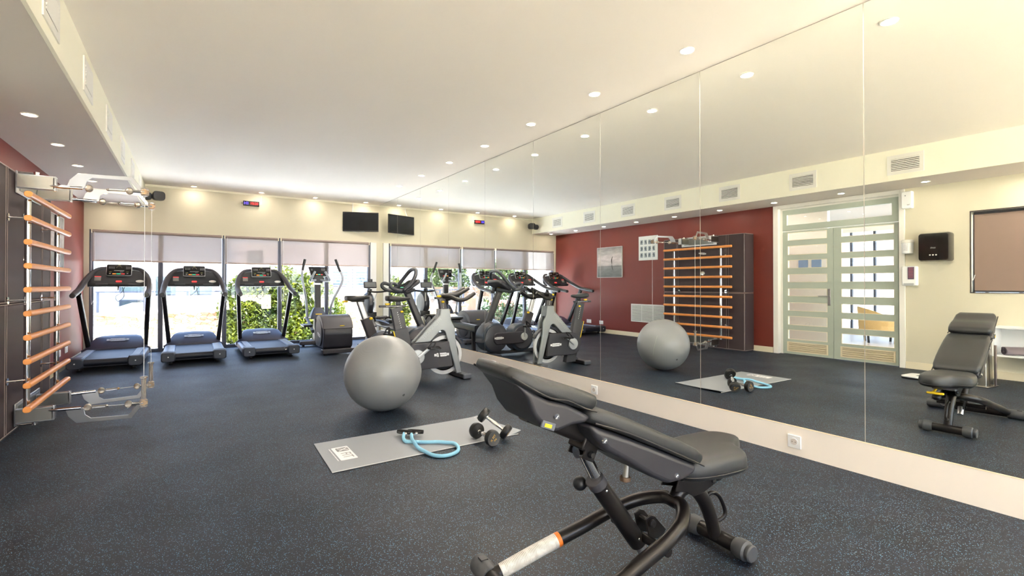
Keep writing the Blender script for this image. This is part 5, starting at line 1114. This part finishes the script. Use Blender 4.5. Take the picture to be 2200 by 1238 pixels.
    out = catmull([(x, y, 0) for x, y in [(-0.30, -0.09), (-0.24, -0.125), (-0.15, -0.142), (-0.06, -0.146), (0.0, -0.138), (0.025, -0.108), (0.038, -0.075), (0.06, -0.045), (0.11, -0.022), (0.168, 0.02), (0.172, 0.07), (0.145, 0.12), (0.09, 0.148), (0.0, 0.155), (-0.12, 0.15), (-0.24, 0.125), (-0.30, 0.09), (-0.31, 0.0)]], 4, closed=True)
    cx = Vector((-0.05, 0, 0)); rings = []
    for k, z in ((0.80, 0.352), (0.90, 0.354), (0.965, 0.362), (0.995, 0.378), (1.0, 0.395), (0.985, 0.413), (0.95, 0.427), (0.88, 0.436), (0.76, 0.441), (0.5, 0.443), (0.2, 0.444)):
        rings.append([cx+(p-cx)*k+Vector((0, 0, z+0.0*p.x)) for p in out])
    st = MB().loft(rings).build('seat_pad', M_leather, t, ang=60)
    MB().tube([cx+(p-cx)*1.004+Vector((0, 0, 0.374)) for p in out], 0.0028, n=6, sub=1).build('piping', M_black, st)
    MB().prism(rrect(0.22, 0.14, 0.02), 'z', 0.340, 0.353).build('seat_board', shell, t)
    l = MB().tube([(0.02, 0.05, 0.345), (0.06, 0.06, 0.315), (0.10, 0.065, 0.31)], 0.008, n=10).build('seat_lever', M_yellow, t)
    MB().box((0.115, 0.045, 0.308), (0.025, 0.10, 0.016)).build('lever_grip', M_yellow, l, bevel=0.006)
    MB().ell((0.05, 0.05, 0.27), (0.035, 0.028, 0.024)).build('pop_pin_knob', M_black, t)
    MB().tube([(-0.08, 0.02, 0.29), (0.04, 0.05, 0.272)], 0.01, n=10, sub=1).build('pin_stem', M_blackmetal, t)
bench()

# ================================================================ OUTSIDE
def leaves(name, blobs, n, size, m, parent, seed=1):
    rnd = random.Random(seed); b = MB(); bm = b.bm; tot = sum(r[0]*r[1]*r[2] for _, r in blobs)
    for c, r in blobs:
        for _ in range(int(n*r[0]*r[1]*r[2]/tot)):
            d = Vector((rnd.gauss(0, 1), rnd.gauss(0, 1), rnd.gauss(0, 1))).normalized(); k = rnd.uniform(0.62, 1.05)
            p = Vector(c)+Vector((d.x*r[0]*k, d.y*r[1]*k, d.z*r[2]*k))
            u = Vector((rnd.uniform(-1, 1), rnd.uniform(-1, 1), rnd.uniform(-1, 1))).normalized(); v = u.orthogonal().normalized(); s_ = size*rnd.uniform(0.6, 1.3)
            q = Matrix.Rotation(rnd.uniform(0, 6.3), 3, u) @ v; w = u.cross(q)
            bm.faces.new([bm.verts.new(p-q*s_), bm.verts.new(p+w*s_*0.45), bm.verts.new(p+q*s_), bm.verts.new(p-w*s_*0.45)])
    return b.build(name, m, parent, smooth=False)
def leaf_mat(name, c1, c2):
    m, nt, b, tc = nodes_of(name); n = N(nt, 'TexNoise', Scale=2.5, Detail=6.0); nt.links.new(tc.outputs['Object'], n.inputs['Vector'])
    c = ramp(nt, n.outputs['Fac'], [(0.35, s2l(c1)), (0.62, s2l(c2))]); nt.links.new(c, b.inputs['Base Color']); b.inputs['Roughness'].default_value = 0.5
    d = N(nt, 'BsdfTranslucent'); nt.links.new(c, d.inputs[0]); mx = N(nt, 'MixShader'); mx.inputs[0].default_value = 0.35
    nt.links.new(b.outputs[0], mx.inputs[1]); nt.links.new(d.outputs[0], mx.inputs[2]); nt.links.new(mx.outputs[0], nt.nodes['Material Output'].inputs[0]); return m
def outside():
    gm = mat('outdoor_paving', (240, 238, 234), 0.8, var=0.08, vscale=3)  # paving kept near white to throw sunlight up onto the ceiling
    struct(MB().bb(-40, 40, YB+0.16, 60, -0.75, -0.55).build('ground', gm))
    struct(MB().bb(-40, 40, -40, YR-0.2, -0.3, -0.02).build('ground', mat('warm_bounce_ground', (234, 220, 196), 0.8, var=0.05, vscale=3)))  # unseen rear ground, coloured warm to bounce tinted light onto the ceiling
    # stone retaining wall, coping and upper terrace
    m, nt, b, tc = nodes_of('rubble_stone'); L = nt.links
    mp = N(nt, 'Mapping'); mp.inputs['Scale'].default_value = (4.0, 4.0, 12.0); L.new(tc.outputs['Object'], mp.inputs[0])
    v = N(nt, 'TexVoronoi', Scale=1.6); L.new(mp.outputs[0], v.inputs['Vector']); v2 = N(nt, 'TexVoronoi', Scale=1.6); v2.feature = 'DISTANCE_TO_EDGE'; L.new(mp.outputs[0], v2.inputs['Vector'])
    sp = N(nt, 'SeparateColor'); L.new(v.outputs['Color'], sp.inputs[0])
    c = ramp(nt, sp.outputs[0], [(0.0, s2l((150, 108, 70))), (0.25, s2l((196, 160, 120))), (0.6, s2l((216, 190, 156))), (1.0, s2l((226, 208, 182)))])
    e = ramp(nt, v2.outputs['Distance'], [(0.0, s2l((168, 146, 124))), (0.05, s2l((200, 184, 168))), (0.09, (1, 1, 1))]); L.new(mixc(nt, 1.0, c, e, 'MULTIPLY'), b.inputs['Base Color']); b.inputs['Roughness'].default_value = 0.9
    bp = N(nt, 'Bump', Strength=0.8, Distance=0.03); L.new(v2.outputs['Distance'], bp.inputs['Height']); L.new(bp.outputs[0], b.inputs['Normal'])
    struct(MB().bb(-2.05, 9.0, 16.0, 16.3, -0.55, 0.335).build('wall_garden', m))
    struct(MB().bb(-2.08, 9.05, 15.96, 16.36, 0.335, 0.385).build('trim_9', mat('coping', (224, 204, 180), 0.7), bevel=0.01))
    struct(MB().bb(-2.05, 30, 16.3, 34, 0.2, 0.335).build('ground', mat('terrace', (206, 192, 176), 0.8)))
    fm = mat('fence_metal', (62, 70, 86), 0.4, metal=0.3)
    t = thing('terrace_railing', 'grey metal and glass railing on top of the stone wall outside', 'railing', (0.4, 16.16, 0.385))
    for i in range(7):
        MB().bb(-2.35+i*0.95-0.03, -2.35+i*0.95+0.03, -0.02, 0.02, 0, 0.52).build('railing_post', fm, t)
        if i < 6: MB().bb(-2.35+i*0.95+0.05, -2.35+(i+1)*0.95-0.05, -0.004, 0.004, 0.04, 0.46).build('glass_panel', M_glass, t)
    MB().bb(-2.4, 3.4, -0.025, 0.025, 0.51, 0.545).build('top_rail', fm, t)
    # bush
    gl = leaf_mat('bush_leaf', (40, 60, 2), (104, 110, 6)); tl = leaf_mat('tree_leaf', (44, 58, 28), (92, 104, 50)); bark = mat('bark', (96, 80, 60), 0.9)
    t = thing('garden_bush', 'sunlit yellow-green leafy bush outside behind the rightmost treadmill and elliptical', 'bush', (0, 0, 0))
    leaves('foliage', [((1.38, 14.9, 0.35), (0.76, 0.55, 1.05)), ((2.1, 15.0, 0.66), (0.78, 0.55, 1.0)), ((2.85, 15.0, 0.42), (0.82, 0.55, 1.0)), ((3.35, 15.1, 0.12), (0.6, 0.5, 0.75)), ((1.3, 14.8, -0.05), (0.6, 0.45, 0.6)), ((2.35, 14.8, -0.05), (1.1, 0.45, 0.6))], 23000, 0.058, gl, t, 3)
    st = MB()
    for k in range(7): st.tube([(1.7+k*0.22, 14.95, -0.55), (1.5+k*0.27, 14.95+0.05*(k % 2), 0.2), (1.25+k*0.34, 15.0, 0.8)], [0.03, 0.02, 0.008], n=6)
    st.build('stems', bark, t)
    rn = random.Random(11)
    for k in range(11):
        x = -5.6-k*2.75; y = 25+rn.uniform(-0.6, 0.6)-k*0.55; h = 2.6+rn.uniform(-0.3, 0.7); 
        t = thing('garden_tree', 'bushy green garden tree beyond the pool, %s of the row seen in the mirror' % ['first', 'second', 'third', 'fourth', 'fifth', 'sixth', 'seventh', 'eighth', 'ninth', 'tenth', 'eleventh'][k], 'tree', (x, y, -0.55), 0, 'trees beyond the pool')
        leaves('crown', [((0, 0, h*0.62), (1.25, 1.1, h*0.46)), ((rn.uniform(-.7, .7), rn.uniform(-.4, .4), h*0.8), (0.85, 0.8, h*0.32))], 2600, 0.13, tl, t, 20+k)
        MB().tube([(0, 0, 0), (0.05, 0, h*0.4), (0, 0, h*0.75)], [0.12, 0.09, 0.03], n=8).build('trunk', bark, t)
    # clipped hedge, pavilion, louvred screen, buildings
    t = thing('clipped_hedge', 'low clipped green hedge by the pool seen in the mirror', 'hedge', (-6.0, 17.5, -0.55)); 
    leaves('foliage', [((-1.5+0.6*i, 0, 0.4), (0.55, 0.4, 0.5)) for i in range(7)], 5200, 0.07, leaf_mat('hedge_leaf', (24, 40, 22), (56, 74, 38)), t, 5)
    MB().bb(-1.7, 2.3, -0.22, 0.22, 0.0, 0.6).build('stems', bark, t)
    t = thing('pool_pavilion', 'low timber pool pavilion with brown slatted roof seen in the mirror', 'pavilion', (-4.6, 21.5, -0.55))
    wood = mat('pavilion_timber', (150, 118, 98), 0.8)
    r = MB()
    for k in range(9): r.bb(-1.6, 1.6, -0.5+k*0.14, -0.40+k*0.14, 1.05+k*0.055, 1.09+k*0.055)
    r.bb(-1.65, 1.65, -0.55, 0.75, 1.0, 1.05); r.build('roof', wood, t)
    for x in (-1.5, -0.75, 0, 0.75, 1.5): MB().bb(x-0.06, x+0.06, -0.45, -0.33, 0, 1.05).build('post', mat('pavilion_post', (214, 190, 160), 0.8), t)
    MB().bb(-1.4, 1.4, 0.45, 0.5, 0.0, 1.0).build('back_screen', mat('pavilion_screen', (180, 150, 130), 0.8), t)
    t = tag(MB().bb(-6.9, -5.9, 20.2, 20.9, 0.0, 0.32).bb(-6.85, -6.75, 20.25, 20.35, -0.55, 0).bb(-6.05, -5.95, 20.25, 20.35, -0.55, 0).bb(-6.85, -6.75, 20.75, 20.85, -0.55, 0).bb(-6.05, -5.95, 20.75, 20.85, -0.55, 0).build('bar_table', mat('bar_red', (196, 96, 84), 0.6)), 'red-topped bar counter beside the pool pavilion', 'table')
    struct(MB().bb(-9.5, -5.0, 13.5, 16.0, -0.56, -0.53).build('pool_water', mat('pool_turquoise', (96, 200, 214), 0.08)))
    t = thing('louvred_screen', 'white horizontal-louvre screen outside behind the rowing machine', 'screen', (5.0, 18.2, 0.335))
    lv = mat('louvre_white', (120, 124, 134), 0.5)
    for k in range(12): MB().box((0, 0, 0.22+k*0.105), (2.8, 0.06, 0.05), rot=(0.5, 0, 0)).build('slat', lv, t)
    for x in (-1.4, 0, 1.4): MB().bb(x-0.02, x+0.02, 0.04, 0.07, 0, 1.45).build('post', fm, t)
    t = thing('straw_heap', 'heap of pale dry straw thatch on the terrace outside, right of the bush', 'straw', (4.75, 17.2, 0.62))
    MB().lathe([(0.85, -0.30), (0.8, -0.05), (0.55, 0.14), (0.25, 0.26), (0.0, 0.32)], n=28).build('thatch', mat('straw', (222, 190, 150), 0.95, bump=1.0, bscale=30, var=0.25, vscale=14), t)
    t = thing('white_building', 'white building wing close outside the left end of the glazing, seen in the mirror', 'building', (-2.25, 11.9, -0.55))
    MB().bb(-1.2, 0.0, -0.4, 0.5, 0, 3.6).build('wall', M_white, t); MB().bb(-0.9, 0.1, -1.5, -1.0, 0, 3.6).build('wall', M_white, t)
    def house(x, y, w, d, h, z0, label, wins, col=(236, 226, 220)):
        t = thing('hotel_building', label, 'building', (x, y, z0))
        MB().bb(-w/2, w/2, 0, d, 0, h).build('wall', mat('render_%d' % col[1], col, 0.8), t)
        MB().bb(-w/2-0.1, w/2+0.1, -0.1, d, h, h+0.12).build('parapet', M_white, t)
        for (a, b_, c_, e_) in wins:
            f = MB().ringp([(a, c_), (b_, c_), (b_, e_), (a, e_)], [(a+.06, c_+.06), (b_-.06, c_+.06), (b_-.06, e_-.06), (a+.06, e_-.06)], 'y', -0.04, 0.0).build('window', fm, t)
            MB().bb(a+.05, b_-.05, -0.02, -0.01, c_+.05, e_-.05).build('window_pane', mat('pane_teal', (64, 84, 86), 0.6), f)
    house(-2.2, 31, 7.0, 4, 2.0, 0.335, 'pale low building across the terrace behind the left treadmill', [(-1.9, -0.7, 0.2, 1.2), (-0.6, 0.6, 0.2, 1.2), (0.7, 1.6, 0.2, 1.2), (2.2, 3.2, 0.2, 1.2)])
    house(4.6, 33, 4.6, 4, 3.2, 0.335, 'pale two-storey building across the terrace behind the middle treadmill', [(-1.8, -0.9, 0.4, 1.3), (-0.3, 0.6, 0.4, 1.3), (1.0, 1.9, 0.4, 1.3), (-1.8, -0.9, 2.0, 2.8)], (238, 222, 214))
    house(13.5, 36, 12, 5, 5.6, -0.55, 'long pinkish building far beyond the bush', [(-5+1.6*i, -4+1.6*i, 1.5, 2.6) for i in range(6)], (240, 228, 222))
    house(-2.6, 26.5, 2.4, 3, 2.6, -0.55, 'white house with teal windows behind the rowing machine reflection', [(0.1, 1.0, 0.3, 1.0), (0.1, 1.0, 1.3, 1.9)], (238, 238, 240))
    t = thing('sun_lounger', 'small yellow and red pool lounger on the terrace', 'lounger', (1.45, 18.2, 0.335))
    MB().box((0, 0, 0.12), (0.5, 0.9, 0.06), rot=(0.15, 0, 0.4)).build('lounger_cushion', M_yellow, t, bevel=0.02); MB().box((0.55, -0.4, 0.11), (0.5, 0.6, 0.08)).build('red_cushion', mat('cushion_red', (220, 60, 70), 0.6), t, bevel=0.02)
    for x, y in ((-0.2, -0.3), (0.2, -0.3), (-0.2, 0.3), (0.2, 0.3), (0.55, -0.55), (0.55, -0.25)): MB().cyl((x, y, 0), (x, y, 0.12), 0.02).build('leg', fm, t)
outside()
